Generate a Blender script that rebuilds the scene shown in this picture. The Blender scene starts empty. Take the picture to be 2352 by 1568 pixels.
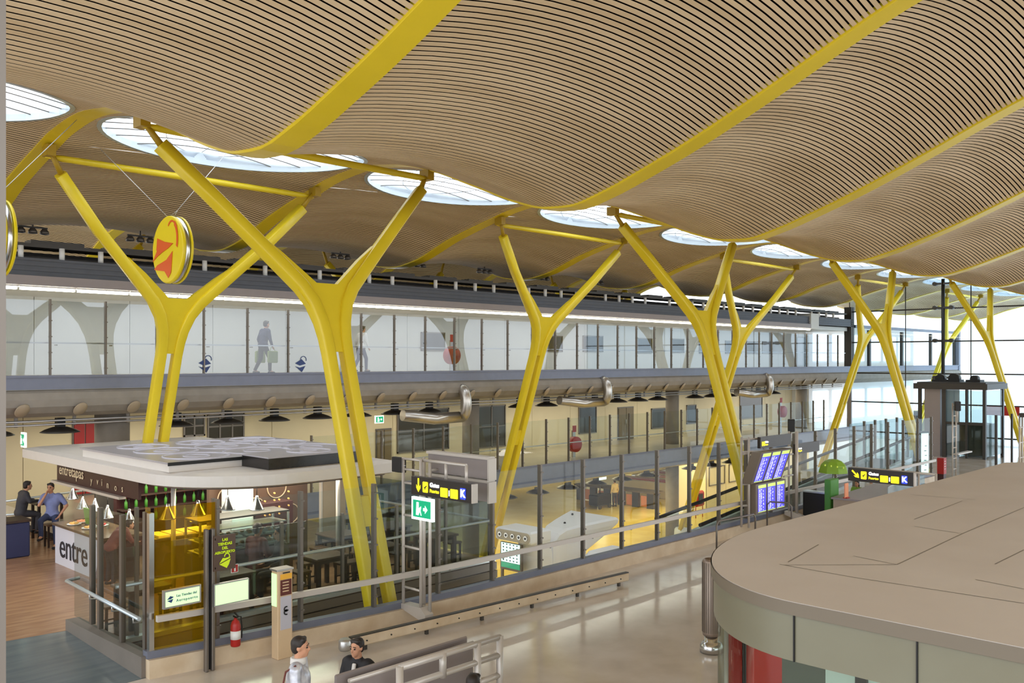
import bpy, math, random
from mathutils import Vector, Matrix
random.seed(7)
sc = bpy.context.scene
COL = sc.collection
PI = math.pi

# ------------------------------------------------------------------ camera model (level camera, principal point shifted)
F, CX, HY, H = 2085.0, 1176.0, 827.0, 5.07
ANG = math.atan((3195.0 - CX) / F)
CA, SA = math.cos(ANG), math.sin(ANG)
def ray(u, v):
    r = (u - CX) / F
    return (r * SA + CA, -r * CA + SA, (HY - v) / F)
def aty(u, v, y):
    d = ray(u, v); k = y / d[1]; return Vector((d[0] * k, y, H + d[2] * k))
def atx(u, v, x):
    d = ray(u, v); k = x / d[0]; return Vector((x, d[1] * k, H + d[2] * k))
def atz(u, v, z):
    d = ray(u, v); k = (z - H) / d[2]; return Vector((d[0] * k, d[1] * k, z))

cam = bpy.data.cameras.new('camera')
cam.sensor_width = 36.0
cam.lens = F / 2352 * 36
cam.shift_y = (HY - 784) / 2352
cam.clip_start = 0.05; cam.clip_end = 500
co = bpy.data.objects.new('camera', cam); COL.objects.link(co)
co.location = (0, 0, H)
co.rotation_euler = (PI / 2, 0, -(PI / 2 - math.atan2(SA, CA)))
sc.camera = co

# ------------------------------------------------------------------ materials
def lin(c):
    return tuple(((x / 255) / 12.92 if x / 255 <= .04045 else ((x / 255 + .055) / 1.055) ** 2.4) for x in c)
M = {}
def mat(name, rgb, rough=.5, metal=0., spec=.5, var=0., scale=4., rgb2=None, detail=4., stretch=None, bump=0., coat=0., trans=0.):
    m = bpy.data.materials.new(name); m.use_nodes = True
    nt = m.node_tree; b = nt.nodes['Principled BSDF']
    b.inputs['Base Color'].default_value = (*lin(rgb), 1)
    b.inputs['Roughness'].default_value = rough
    b.inputs['Metallic'].default_value = metal
    b.inputs['Specular IOR Level'].default_value = spec
    b.inputs['Coat Weight'].default_value = coat
    if var or rgb2:
        tc = nt.nodes.new('ShaderNodeTexCoord')
        nz = nt.nodes.new('ShaderNodeTexNoise')
        nz.inputs['Scale'].default_value = scale; nz.inputs['Detail'].default_value = detail
        if stretch:
            mp = nt.nodes.new('ShaderNodeMapping'); mp.inputs['Scale'].default_value = stretch
            nt.links.new(tc.outputs['Object'], mp.inputs['Vector']); nt.links.new(mp.outputs[0], nz.inputs['Vector'])
        else:
            nt.links.new(tc.outputs['Object'], nz.inputs['Vector'])
        rp = nt.nodes.new('ShaderNodeValToRGB')
        c1 = lin(rgb); c2 = lin(rgb2) if rgb2 else tuple(x * (1 - var) for x in c1)
        rp.color_ramp.elements[0].position = .35; rp.color_ramp.elements[1].position = .68
        rp.color_ramp.elements[0].color = (*c2, 1); rp.color_ramp.elements[1].color = (*c1, 1)
        nt.links.new(nz.outputs['Fac'], rp.inputs['Fac']); nt.links.new(rp.outputs['Color'], b.inputs['Base Color'])
        if bump:
            bp = nt.nodes.new('ShaderNodeBump'); bp.inputs['Strength'].default_value = bump; bp.inputs['Distance'].default_value = .02
            nt.links.new(nz.outputs['Fac'], bp.inputs['Height']); nt.links.new(bp.outputs[0], b.inputs['Normal'])
    M[name] = m
    return m
def emit(name, rgb, s):
    m = bpy.data.materials.new(name); m.use_nodes = True
    b = m.node_tree.nodes['Principled BSDF']
    b.inputs['Base Color'].default_value = (*lin(rgb), 1)
    b.inputs['Emission Color'].default_value = (*lin(rgb), 1)
    b.inputs['Emission Strength'].default_value = s
    b.inputs['Roughness'].default_value = .4
    M[name] = m
    return m
def glass(name, tint=(240, 248, 246), refl=.06, edge=.6, rough=0.02):
    m = bpy.data.materials.new(name); m.use_nodes = True
    nt = m.node_tree
    for n in list(nt.nodes): nt.nodes.remove(n)
    out = nt.nodes.new('ShaderNodeOutputMaterial'); mx = nt.nodes.new('ShaderNodeMixShader')
    tr = nt.nodes.new('ShaderNodeBsdfTransparent'); gl = nt.nodes.new('ShaderNodeBsdfGlossy')
    tr.inputs['Color'].default_value = (*lin(tint), 1); gl.inputs['Roughness'].default_value = rough
    lw = nt.nodes.new('ShaderNodeLayerWeight'); lw.inputs['Blend'].default_value = .5
    pw = nt.nodes.new('ShaderNodeMath'); pw.operation = 'POWER'; pw.inputs[1].default_value = 4
    ma = nt.nodes.new('ShaderNodeMath'); ma.operation = 'MULTIPLY_ADD'; ma.inputs[1].default_value = edge; ma.inputs[2].default_value = refl
    nt.links.new(lw.outputs['Facing'], pw.inputs[0]); nt.links.new(pw.outputs[0], ma.inputs[0])
    nt.links.new(ma.outputs[0], mx.inputs[0]); nt.links.new(tr.outputs[0], mx.inputs[1]); nt.links.new(gl.outputs[0], mx.inputs[2])
    nt.links.new(mx.outputs[0], out.inputs['Surface'])
    M[name] = m
    return m

mat('yellow', (231, 205, 40), .35, var=.06, scale=1.5)
mat('yellow_dark', (170, 138, 24), .5)
mat('slat', (222, 200, 166), .6, rgb2=(204, 180, 144), scale=.8, detail=3, stretch=(.3, 1.5, 1.5), spec=.2)
mat('roof_void', (22, 12, 8), .9, spec=.05)
mat('concrete', (150, 142, 132), .8, var=.15, scale=2.2)
mat('steel_blue', (122, 126, 142), .45, metal=.3, var=.08, scale=3)
mat('dark_steel', (70, 66, 62), .45, metal=.4)
mat('ribbed_grey', (92, 94, 100), .55, metal=.3, var=.08)
mat('black', (18, 17, 17), .5)
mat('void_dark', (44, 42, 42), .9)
mat('edge_strip', (120, 112, 104), .45, metal=.3)
mat('white_paint', (232, 232, 230), .45, var=.03)
mat('tube_grey', (200, 192, 184), .35, metal=.25)
mat('alu', (190, 188, 186), .32, metal=.8)
mat('alu_dark', (120, 112, 104), .4, metal=.6)
mat('steel', (205, 205, 205), .22, metal=1.)
mat('marble', (220, 211, 202), .12, rgb2=(201, 190, 178), scale=1.1, detail=8, spec=.6)
mat('marble_kerb', (218, 200, 174), .35, rgb2=(200, 178, 148), scale=2.5, detail=8)
mat('marble_yellow', (232, 206, 120), .2, rgb2=(218, 188, 100), scale=.8, detail=6, spec=.5)
mat('gallery_floor', (196, 186, 166), .25, var=.1, scale=1.0)
mat('timber_floor', (178, 138, 104), .25, rgb2=(150, 112, 84), scale=1.4, stretch=(1, 5, 1))
mat('grey_floor', (112, 124, 128), .18, rgb2=(98, 110, 116), scale=.8, stretch=(1, 6, 1))
mat('cream', (226, 212, 176), .55, var=.06, scale=.7)
mat('cream_cool', (212, 212, 208), .5, var=.05, scale=.7)
mat('partition', (240, 226, 188), .5, var=.05, scale=.5)
mat('kiosk_roof', (208, 199, 191), .5, rgb2=(201, 191, 182), scale=.8, spec=.3)
mat('plinth', (122, 114, 106), .55, var=.12, scale=2)
mat('kiosk_fascia', (128, 126, 108), .3, rgb2=(122, 118, 99), scale=.7, spec=.5)
mat('kiosk_screen', (112, 116, 104), .5)
mat('kiosk_band', (118, 108, 94), .45)
mat('canopy', (226, 220, 214), .4, var=.03)
mat('canopy_plate', (176, 172, 178), .28, var=.08, scale=1.3)
mat('canopy_ring', (214, 212, 226), .25)
mat('black_marble', (46, 42, 42), .25, rgb2=(30, 27, 27), scale=2.5)
mat('maroon', (62, 24, 24), .45, var=.2)
mat('dark_wood', (62, 44, 34), .45, rgb2=(46, 32, 26), scale=3, stretch=(1, 8, 1))
mat('table_wood', (112, 84, 62), .4, rgb2=(92, 66, 50), scale=3, stretch=(1, 8, 1))
mat('brown_panel', (86, 66, 54), .35, var=.12, scale=1)
mat('beige_panel', (168, 150, 126), .4, var=.06)
mat('counter_white', (222, 222, 232), .35)
mat('counter_top', (112, 92, 70), .25, var=.15)
mat('red', (172, 30, 24), .4, var=.05)
mat('red_wall', (190, 44, 28), .5, rgb2=(168, 30, 20), scale=.6)
mat('orange', (240, 156, 112), .5)
mat('green_sign', (26, 160, 110), .4)
mat('sign_black', (44, 36, 32), .4)
mat('sign_panel_grey', (148, 138, 136), .45, var=.04)
mat('green_leaf', (110, 160, 56), .6, var=.2, scale=6)
mat('umbrella_green', (138, 178, 48), .55, var=.1)
mat('post_green', (78, 146, 52), .45, var=.12)
mat('lime', (214, 240, 36), .4)
mat('text_dark', (40, 40, 48), .5)
mat('text_cream', (226, 206, 170), .5)
mat('text_blue', (44, 66, 120), .5)
mat('logo_orange', (228, 96, 30), .4)
mat('sign_yellow', (238, 214, 20), .35, var=.02)
mat('totem', (214, 186, 150), .4, var=.05)
mat('totem_dark', (92, 40, 32), .4)
mat('totem_grey', (188, 186, 196), .4)
mat('totem_orange', (236, 176, 60), .4)
mat('skin', (198, 146, 116), .5, spec=.3)
mat('hair', (36, 26, 20), .55)
mat('cloth_silver', (226, 226, 232), .3, metal=.3, rgb2=(168, 170, 184), scale=9)
mat('cloth_black', (30, 28, 32), .7)
mat('cloth_white', (220, 216, 212), .7)
mat('cloth_blue', (128, 138, 186), .7, var=.1, scale=12)
mat('cloth_darkgrey', (60, 58, 64), .75)
mat('cloth_maroon', (104, 52, 44), .75)
mat('cloth_jeans', (58, 68, 100), .8)
mat('cloth_navy', (44, 48, 84), .75)
mat('cloth_beige', (208, 182, 130), .75)
mat('cloth_green', (132, 176, 70), .75)
mat('bag_green', (150, 164, 96), .7)
mat('window_dark', (66, 62, 54), .12, spec=.6)
mat('window_blue', (110, 124, 132), .08, spec=.8)
mat('door_brown', (120, 104, 74), .4)
mat('duct', (196, 190, 182), .3, metal=.85)
mat('mesh_metal', (150, 134, 122), .4, metal=.6)
mat('trim_metal', (196, 206, 212), .3, metal=.5)
mat('bread', (224, 172, 96), .6)
mat('ground_out', (210, 212, 214), .9)
mat('out_white', (238, 240, 242), .7)
mat('conveyor', (96, 84, 70), .6)
mat('pod_white', (244, 244, 250), .35)
mat('pod_rim', (196, 186, 168), .4)
mat('board_side', (128, 116, 104), .45)
emit('tube_light', (255, 252, 236), 8)
emit('sign_yellow_lit', (250, 232, 30), .75)
emit('sign_white_lit', (248, 248, 255), 1.3)
emit('sign_blue_lit', (40, 60, 230), 1.0)
emit('exit_white', (236, 255, 248), .9)
emit('exit_green', (10, 150, 104), .6)
emit('screen_blue', (84, 80, 216), .7)
emit('screen_lime', (190, 214, 110), .6)
emit('screen_white', (220, 222, 255), 1.2)
emit('lightbox', (196, 236, 176), .5)
emit('display_white', (206, 244, 240), .8)
emit('display_green', (40, 130, 96), .8)
emit('showcase', (255, 236, 170), 1.8)
emit('lamp_warm', (255, 226, 160), 6)
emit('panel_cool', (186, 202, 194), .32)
emit('pier_glow', (214, 234, 246), 1.1)  # glow added to the pier panes so the outside looks bright
glass('glass_clear', (238, 244, 242), .04, .5)
glass('glass_gallery', (210, 219, 228), .13, .6)
glass('glass_amber', (244, 196, 44), .05, .4)
glass('glass_end', (222, 241, 252), .03, .3)
glass('glass_kiosk', (200, 208, 200), .05, .4)
glass('glass_grey', (214, 222, 220), .05, .5)
# fabric of the skylights: part of the daylight goes straight through, part is scattered
m = bpy.data.materials.new('skylight_fabric'); m.use_nodes = True; nt = m.node_tree
for n in list(nt.nodes): nt.nodes.remove(n)
o_ = nt.nodes.new('ShaderNodeOutputMaterial'); mx = nt.nodes.new('ShaderNodeMixShader')
t1 = nt.nodes.new('ShaderNodeBsdfTransparent'); t2 = nt.nodes.new('ShaderNodeBsdfTranslucent')
t1.inputs[0].default_value = (.92, .95, 1., 1); t2.inputs[0].default_value = (.9, .92, .96, 1); mx.inputs[0].default_value = .3
nt.links.new(t1.outputs[0], mx.inputs[1]); nt.links.new(t2.outputs[0], mx.inputs[2]); nt.links.new(mx.outputs[0], o_.inputs[0])
M['skylight_fabric'] = m
# satin amber film on the first pane: a little of the light is scattered in the film itself
nt = M['glass_amber'].node_tree; out = nt.nodes['Material Output']; old = out.inputs[0].links[0].from_socket
m2x = nt.nodes.new('ShaderNodeMixShader'); m2x.inputs[0].default_value = .22
tl = nt.nodes.new('ShaderNodeBsdfTranslucent'); tl.inputs[0].default_value = (*lin((226, 178, 30)), 1)
df = nt.nodes.new('ShaderNodeBsdfDiffuse'); df.inputs[0].default_value = (*lin((214, 164, 24)), 1)
m3x = nt.nodes.new('ShaderNodeMixShader'); m3x.inputs[0].default_value = .5
nt.links.new(tl.outputs[0], m3x.inputs[1]); nt.links.new(df.outputs[0], m3x.inputs[2])
nt.links.new(old, m2x.inputs[1]); nt.links.new(m3x.outputs[0], m2x.inputs[2]); nt.links.new(m2x.outputs[0], out.inputs[0])

# ------------------------------------------------------------------ mesh builder
class MB:
    def __init__(s): s.v, s.f, s.sm = [], [], []
    def add(s, vs, fs, smooth=False):
        b = len(s.v); s.v += [tuple(x) for x in vs]
        for f in fs: s.f.append(tuple(b + i for i in f)); s.sm.append(smooth)
        return s
    def box(s, cx, cy, cz, sx, sy, sz, rz=0., rx=0., ry=0., bev=0.):
        R = Matrix.Rotation(rz, 3, 'Z') @ Matrix.Rotation(ry, 3, 'Y') @ Matrix.Rotation(rx, 3, 'X')
        c = Vector((cx, cy, cz)); h = (sx / 2, sy / 2, sz / 2)
        b = min(bev, min(h) * .9)
        if b <= 0:
            vs = [c + R @ Vector((i * h[0], j * h[1], k * h[2])) for i in (-1, 1) for j in (-1, 1) for k in (-1, 1)]
            return s.add(vs, [(0, 1, 3, 2), (4, 6, 7, 5), (0, 4, 5, 1), (2, 3, 7, 6), (0, 2, 6, 4), (1, 5, 7, 3)])
        # chamfered box: 24 vertices
        vs, idx = [], {}
        for i in (-1, 1):
            for j in (-1, 1):
                for k in (-1, 1):
                    for a in range(3):
                        p = [i * h[0], j * h[1], k * h[2]]
                        for q in range(3):
                            if q != a: p[q] -= (i, j, k)[q] * b
                        idx[(i, j, k, a)] = len(vs); vs.append(c + R @ Vector(p))
        fs = []
        for a in range(3):
            o1, o2 = (a + 1) % 3, (a + 2) % 3
            for sg in (-1, 1):
                q = []
                for (p1, p2) in ((-1, -1), (1, -1), (1, 1), (-1, 1)):
                    t = [0, 0, 0]; t[a] = sg; t[o1] = p1; t[o2] = p2; q.append(idx[(*t, a)])
                fs.append(tuple(q if sg > 0 else q[::-1]))
        for a in range(3):
            o1, o2 = (a + 1) % 3, (a + 2) % 3
            for p1 in (-1, 1):
                for p2 in (-1, 1):
                    q = []
                    for sg, ax in ((-1, o1), (1, o1), (1, o2), (-1, o2)):
                        t = [0, 0, 0]; t[a] = sg; t[o1] = p1; t[o2] = p2; q.append(idx[(*t, ax)])
                    fs.append(tuple(q))
        for i in (-1, 1):
            for j in (-1, 1):
                for k in (-1, 1): fs.append(tuple(idx[(i, j, k, a)] for a in range(3)))
        return s.add(vs, fs)
    def b2(s, x0, x1, y0, y1, z0, z1, bev=0.):
        return s.box((x0 + x1) / 2, (y0 + y1) / 2, (z0 + z1) / 2, abs(x1 - x0), abs(y1 - y0), abs(z1 - z0), bev=bev)
    def prism(s, poly, z0, z1, axis='z'):
        n = len(poly)
        f = {'z': lambda p, q: (p[0], p[1], q), 'y': lambda p, q: (p[0], q, p[1]), 'x': lambda p, q: (q, p[0], p[1])}[axis]
        vs = [f(p, z0) for p in poly] + [f(p, z1) for p in poly]
        return s.add(vs, [tuple(range(n))[::-1], tuple(range(n, 2 * n))] + [(i, (i + 1) % n, n + (i + 1) % n, n + i) for i in range(n)])
    def tube(s, pts, r, seg=10, caps=True, smooth=True, flat=None):
        pts = [Vector(p) for p in pts]; n = len(pts)
        rs = r if isinstance(r, (list, tuple)) else [r] * n
        T = [(pts[min(i + 1, n - 1)] - pts[max(i - 1, 0)]).normalized() for i in range(n)]
        ref = Vector((0, 0, 1)) if abs(T[0].z) < .9 else Vector((0, 1, 0))
        N = (ref - T[0] * ref.dot(T[0])).normalized()
        vs, fs = [], []
        for i in range(n):
            N = (N - T[i] * N.dot(T[i])).normalized(); B = T[i].cross(N)
            for k in range(seg):
                a = 2 * PI * k / seg
                ca, sa_ = math.cos(a), math.sin(a)
                if flat:   # rounded rectangle section: flat = (w along B, d along N) relative to r
                    e = .35
                    ca = math.copysign(abs(ca) ** e, ca) * flat[1]; sa_ = math.copysign(abs(sa_) ** e, sa_) * flat[0]
                vs.append(pts[i] + (N * ca + B * sa_) * rs[i])
        for i in range(n - 1):
            for k in range(seg):
                fs.append((i * seg + k, i * seg + (k + 1) % seg, (i + 1) * seg + (k + 1) % seg, (i + 1) * seg + k))
        s.add(vs, fs, smooth)
        if caps:
            b = len(s.v) - len(vs)
            s.f.append(tuple(b + k for k in range(seg))[::-1]); s.sm.append(False)
            s.f.append(tuple(b + (n - 1) * seg + k for k in range(seg))); s.sm.append(False)
        return s
    def lathe(s, prof, c=(0, 0, 0), seg=24, smooth=True, axis='z', caps=True):
        c = Vector(c); vs, fs = [], []; n = len(prof)
        for (r, z) in prof:
            for k in range(seg):
                a = 2 * PI * k / seg; p = (r * math.cos(a), r * math.sin(a), z)
                if axis == 'x': p = (z, p[0], p[1])
                if axis == 'y': p = (p[0], z, p[1])
                vs.append(c + Vector(p))
        for i in range(n - 1):
            for k in range(seg): fs.append((i * seg + k, i * seg + (k + 1) % seg, (i + 1) * seg + (k + 1) % seg, (i + 1) * seg + k))
        s.add(vs, fs, smooth)
        b = len(s.v) - len(vs)
        if not caps: return s
        if prof[0][0] > 1e-4: s.f.append(tuple(b + k for k in range(seg))[::-1]); s.sm.append(False)
        if prof[-1][0] > 1e-4: s.f.append(tuple(b + (n - 1) * seg + k for k in range(seg))); s.sm.append(False)
        return s
    def cyl(s, c, r, h, seg=20, axis='z'): return s.lathe([(r, 0), (r, h)], c, seg, True, axis)
    def sph(s, c, r, seg=12, sc_=(1, 1, 1)):
        n = seg // 2 + 1; vs, fs = [], []
        for i in range(n + 1):
            t = PI * i / n
            for k in range(seg):
                a = 2 * PI * k / seg
                vs.append((c[0] + r * sc_[0] * math.sin(t) * math.cos(a), c[1] + r * sc_[1] * math.sin(t) * math.sin(a), c[2] + r * sc_[2] * math.cos(t)))
        for i in range(n):
            for k in range(seg): fs.append((i * seg + k, (i + 1) * seg + k, (i + 1) * seg + (k + 1) % seg, i * seg + (k + 1) % seg))
        return s.add(vs, fs, True)
    def build(s, name, m, parent=None, local=False):
        me = bpy.data.meshes.new(name)
        off = Vector((0, 0, 0))
        if parent is not None and not local:
            q = parent
            while q is not None: off += q.location; q = q.parent
        me.from_pydata([tuple(Vector(p) - off) for p in s.v] if off.length else s.v, [], s.f)
        me.polygons.foreach_set('use_smooth', s.sm)
        me.materials.append(M[m] if isinstance(m, str) else m)
        me.update()
        o = bpy.data.objects.new(name, me); COL.objects.link(o)
        if parent is not None: o.parent = parent
        return o

def tag(o, label=None, cat=None, group=None, kind=None):
    if label: o['label'] = label
    if cat: o['category'] = cat
    if group: o['group'] = group
    if kind: o['kind'] = kind
    return o
def thing(name, label, cat, loc=(0, 0, 0), rz=0., group=None):
    o = bpy.data.objects.new(name, None); COL.objects.link(o)
    o.location = loc; o.rotation_euler = (0, 0, rz); o.empty_display_size = .2
    return tag(o, label, cat, group)
def struct(name, mb, m, parent=None):
    o = mb.build(name, m, parent)
    if parent is None: o['kind'] = 'structure'
    return o
def kids(o): return [c for c in o.children]
def dup(root, loc, rz=None, label=None, group=None, scale=None):
    r = root.copy(); COL.objects.link(r); r.location = loc
    if rz is not None: r.rotation_euler = (0, 0, rz)
    if scale: r.scale = scale
    if label: r['label'] = label
    if group: r['group'] = group
    for ch in list(root.children):
        c = ch.copy(); COL.objects.link(c); c.parent = r
        for g in list(ch.children):
            d = g.copy(); COL.objects.link(d); d.parent = c
    return r
def dup_part(o, loc):     # a repeat of a part under the same thing, sharing its mesh
    c = o.copy(); COL.objects.link(c); c.location = loc
    return c
DG = None
def from_mods(tmp, name, m, parent):
    """mesh of tmp after its modifiers, as a plain object"""
    dg = bpy.context.evaluated_depsgraph_get()
    me = bpy.data.meshes.new_from_object(tmp.evaluated_get(dg))
    me.name = name
    old = tmp.data
    bpy.data.objects.remove(tmp)
    if old.users == 0:
        (bpy.data.curves if isinstance(old, bpy.types.Curve) else bpy.data.meshes).remove(old)
    me.materials.clear(); me.materials.append(M[m])
    o = bpy.data.objects.new(name, me); COL.objects.link(o)
    if parent is not None: o.parent = parent
    return o
def text(body, size, pos, right, up, m, parent, name='lettering', align='LEFT', ext=.004, spacing=1., bold=0.):
    cu = bpy.data.curves.new('t', 'FONT'); cu.body = body; cu.size = size; cu.extrude = ext
    cu.align_x = align; cu.align_y = 'CENTER'; cu.space_character = spacing; cu.offset = bold; cu.resolution_u = 3
    t = bpy.data.objects.new('t', cu); COL.objects.link(t)
    o = from_mods(t, name, m, parent)
    R, U = Vector(right).normalized(), Vector(up).normalized(); N = R.cross(U)
    mw = Matrix((R, U, N)).transposed().to_4x4(); mw.translation = Vector(pos)
    q = parent; off = Vector((0, 0, 0))
    while q is not None: off += q.location; q = q.parent
    o.data.transform(Matrix.Translation(-off) @ mw)
    return o
def flat(poly, pos, right, up, th, m, parent, name):
    """a thin plate with a 2-D outline, standing at pos"""
    R, U = Vector(right).normalized(), Vector(up).normalized(); N = R.cross(U); P = Vector(pos)
    n = len(poly); b = MB()
    vs = [P + R * x + U * y for x, y in poly] + [P + R * x + U * y + N * th for x, y in poly]
    b.add(vs, [tuple(range(n))[::-1], tuple(range(n, 2 * n))] + [(i, (i + 1) % n, n + (i + 1) % n, n + i) for i in range(n)])
    return b.build(name, m, parent)
def rrect(x0, y0, x1, y1, r, n=4):
    out = []
    for cx, cy, a0 in ((x1 - r, y1 - r, 0), (x0 + r, y1 - r, 90), (x0 + r, y0 + r, 180), (x1 - r, y0 + r, 270)):
        for i in range(n + 1):
            a = math.radians(a0 + 90 * i / n); out.append((cx + r * math.cos(a), cy + r * math.sin(a)))
    return out
def band(c, r0, r1, a0, a1, n=14, sx=1., sy=1.):
    """annular arc outline"""
    A = [math.radians(a0 + (a1 - a0) * i / n) for i in range(n + 1)]
    return [(c[0] + r1 * sx * math.cos(a), c[1] + r1 * sy * math.sin(a)) for a in A] + [(c[0] + r0 * sx * math.cos(a), c[1] + r0 * sy * math.sin(a)) for a in reversed(A)]
XR, YL, ZU = (1, 0, 0), (0, -1, 0), (0, 0, 1)    # reading directions: on walls facing -y, on walls facing -x
ORD = ['first', 'second', 'third', 'fourth', 'fifth', 'sixth', 'seventh', 'eighth', 'ninth', 'tenth', 'eleventh', 'twelfth', 'thirteenth', 'fourteenth', 'fifteenth', 'sixteenth', 'seventeenth', 'eighteenth', 'nineteenth', 'twentieth']
# ------------------------------------------------------------------ wave roof
ZC = [(-16, 8.7), (-10, 10.6), (-4, 12.0), (1, 12.25), (5.6, 11.0), (6.7, 10.57), (7.94, 10.03), (9.8, 9.27), (10.85, 8.9), (11.9, 8.57), (12.8, 8.39), (13.5, 8.43), (14.4, 8.67), (15.8, 9.22), (17.6, 9.9), (19, 10.24), (20.4, 10.38), (21.8, 10.28), (23, 10.02), (25, 9.52), (27.1, 8.86), (28.2, 8.72), (29.4, 8.82), (31.5, 9.5), (34, 10.25), (35.5, 10.4), (37.5, 10.15), (40, 9.2), (42, 8.7), (44, 8.75), (47, 9.5)]
def _pch():
    n = len(ZC); d = [(ZC[i + 1][1] - ZC[i][1]) / (ZC[i + 1][0] - ZC[i][0]) for i in range(n - 1)]
    m = [d[0]] + [0 if d[i - 1] * d[i] <= 0 else 2 * d[i - 1] * d[i] / (d[i - 1] + d[i]) for i in range(1, n - 1)] + [d[-1]]
    return m
PM = _pch()
def zb(y):
    y = max(ZC[0][0], min(ZC[-1][0], y)); i = 0
    while i < len(ZC) - 2 and y > ZC[i + 1][0]: i += 1
    (x0, a), (x1, b) = ZC[i], ZC[i + 1]; h = x1 - x0; t = (y - x0) / h
    return (2 * t ** 3 - 3 * t * t + 1) * a + (t ** 3 - 2 * t * t + t) * h * PM[i] + (-2 * t ** 3 + 3 * t * t) * b + (t ** 3 - t * t) * h * PM[i + 1]
YCR = 20.4
def sag(y):
    d = abs(y - YCR); t = max(0, min(1, (d - 1.2) / 4.)); t = t * t * (3 - 2 * t)
    return .10 + .36 * t
BW = 7.5; XB = [7.75 + BW * k for k in range(-2, 12)]        # beams
LA, LB = 3.35, 2.2                                           # half axes of the skylight lenses
def zr(x, y, i):
    t = (x - XB[i]) / BW
    return zb(y) - .012 + sag(y) * 4 * t * (1 - t)
def pieces(y, i):
    x0, x1 = XB[i] + .245, XB[i + 1] - .245; xm = (XB[i] + XB[i + 1]) / 2
    q = 1 - ((y - YCR) / LB) ** 2
    if q <= 0: return [(x0, x1)]
    w = LA * math.sqrt(q)
    return [(x0, xm - w), (xm + w, x1)]
# rows at equal distances along the curve
rows = [-11.0]
while rows[-1] < 45:
    y = rows[-1]; sl = (zb(y + .05) - zb(y - .05)) / .1
    rows.append(y + .112 / math.sqrt(1 + sl * sl))
def bay_ok(i, y):
    x = XB[i]
    if y > 30.6: return x < 50
    if y < 20.4: return x < 66
    return True
slat, shell = MB(), MB()
for i in range(len(XB) - 1):
    for k in range(len(rows) - 1):
        y = rows[k]
        if not bay_ok(i, y): continue
        wd = (rows[k + 1] - y) * (.67 if y < 20.4 else .6)
        ya, yb_ = y, y + wd
        for (x0, x1) in pieces(y + wd / 2, i):
            if x1 - x0 < .06: continue
            n = max(2, int(round((x1 - x0) * 1.9)))
            vs = []
            for j in range(n + 1):
                x = x0 + (x1 - x0) * j / n
                za, zb2 = zr(x, ya, i), zr(x, yb_, i)
                vs += [(x, ya, za + .009), (x, ya, za), (x, yb_, zb2), (x, yb_, zb2 + .009)]
            fs = []
            for j in range(n):
                for q in range(3): fs.append((j * 4 + q, j * 4 + q + 1, j * 4 + 5 + q, j * 4 + 4 + q))
            slat.add(vs, fs, False)
    for k in range(0, len(rows) - 3, 3):
        y0, y1 = rows[k], rows[k + 3]
        if not bay_ok(i, y0): continue
        p0, p1 = pieces(y0, i), pieces(y1, i)
        if len(p0) == 1 and len(p1) == 1: pr = [(p0[0], p1[0])]
        elif len(p0) == 2 and len(p1) == 2: pr = list(zip(p0, p1))
        else:
            xm = (XB[i] + XB[i + 1]) / 2
            a = p0 if len(p0) == 2 else [(p0[0][0], xm), (xm, p0[0][1])]
            b = p1 if len(p1) == 2 else [(p1[0][0], xm), (xm, p1[0][1])]
            pr = list(zip(a, b))
        for (a, b) in pr:
            n = 6; vs = []
            ea = .25 if abs(a[0] - XB[i]) < .3 else 0; eb = .25 if abs(a[1] - XB[i + 1]) < .3 else 0
            for j in range(n + 1):
                t = j / n
                xa = (a[0] - ea) + (a[1] + eb - a[0] + ea) * t; xb = (b[0] - ea) + (b[1] + eb - b[0] + ea) * t
                vs += [(xa, y0, zr(xa, y0, i) + .1), (xb, y1, zr(xb, y1, i) + .1)]
            shell.add(vs, [(2 * j, 2 * j + 1, 2 * j + 3, 2 * j + 2) for j in range(n)], True)
ceil_o = struct('ceiling', shell, 'roof_void')
slat.build('slats', 'slat', ceil_o)

# transverse beams
for i, x in enumerate(XB):
    y0 = -11. if x < 70 else 20.4
    y1 = 45. if x < 57 else 30.6
    n = int((y1 - y0) / .35); vs = []
    for k in range(n + 1):
        y = y0 + (y1 - y0) * k / n; z = zb(y)
        sl = (zb(y + .05) - zb(y - .05)) / .1
        for (dx, dz) in ((-.25, .34), (-.25, .01), (-.24, 0), (.24, 0), (.25, .01), (.25, .34)): vs.append((x + dx, y - dz * sl * .5, z + dz))
    fs = []
    for k in range(n):
        for q in range(6): fs.append((k * 6 + q, k * 6 + (q + 1) % 6, k * 6 + 6 + (q + 1) % 6, k * 6 + 6 + q))
    fs += [tuple(range(6)), tuple(n * 6 + q for q in range(6))[::-1]]
    b = MB().add(vs, fs, False)
    where = {0: 'out of view before the first Y column', 1: 'overhead before the first Y column', 2: 'nearest wide beam landing on the first Y column', 3: 'beam landing on the right arm of the first Y column'}.get(i, f'{ORD[i - 2]} of the beams counted from the widest near one')
    t = thing('roof_beam', f'yellow wavy roof beam, {where}', 'roof beam', (x, y0, zb(y0)), group='yellow roof beams')
    b.build('beam_body', 'yellow', t)
    MB().b2(x - .2, x + .2, YCR - .25, YCR + .25, zb(YCR) + .2, zb(YCR) + .75).build('crest_box', 'yellow', t)

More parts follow.
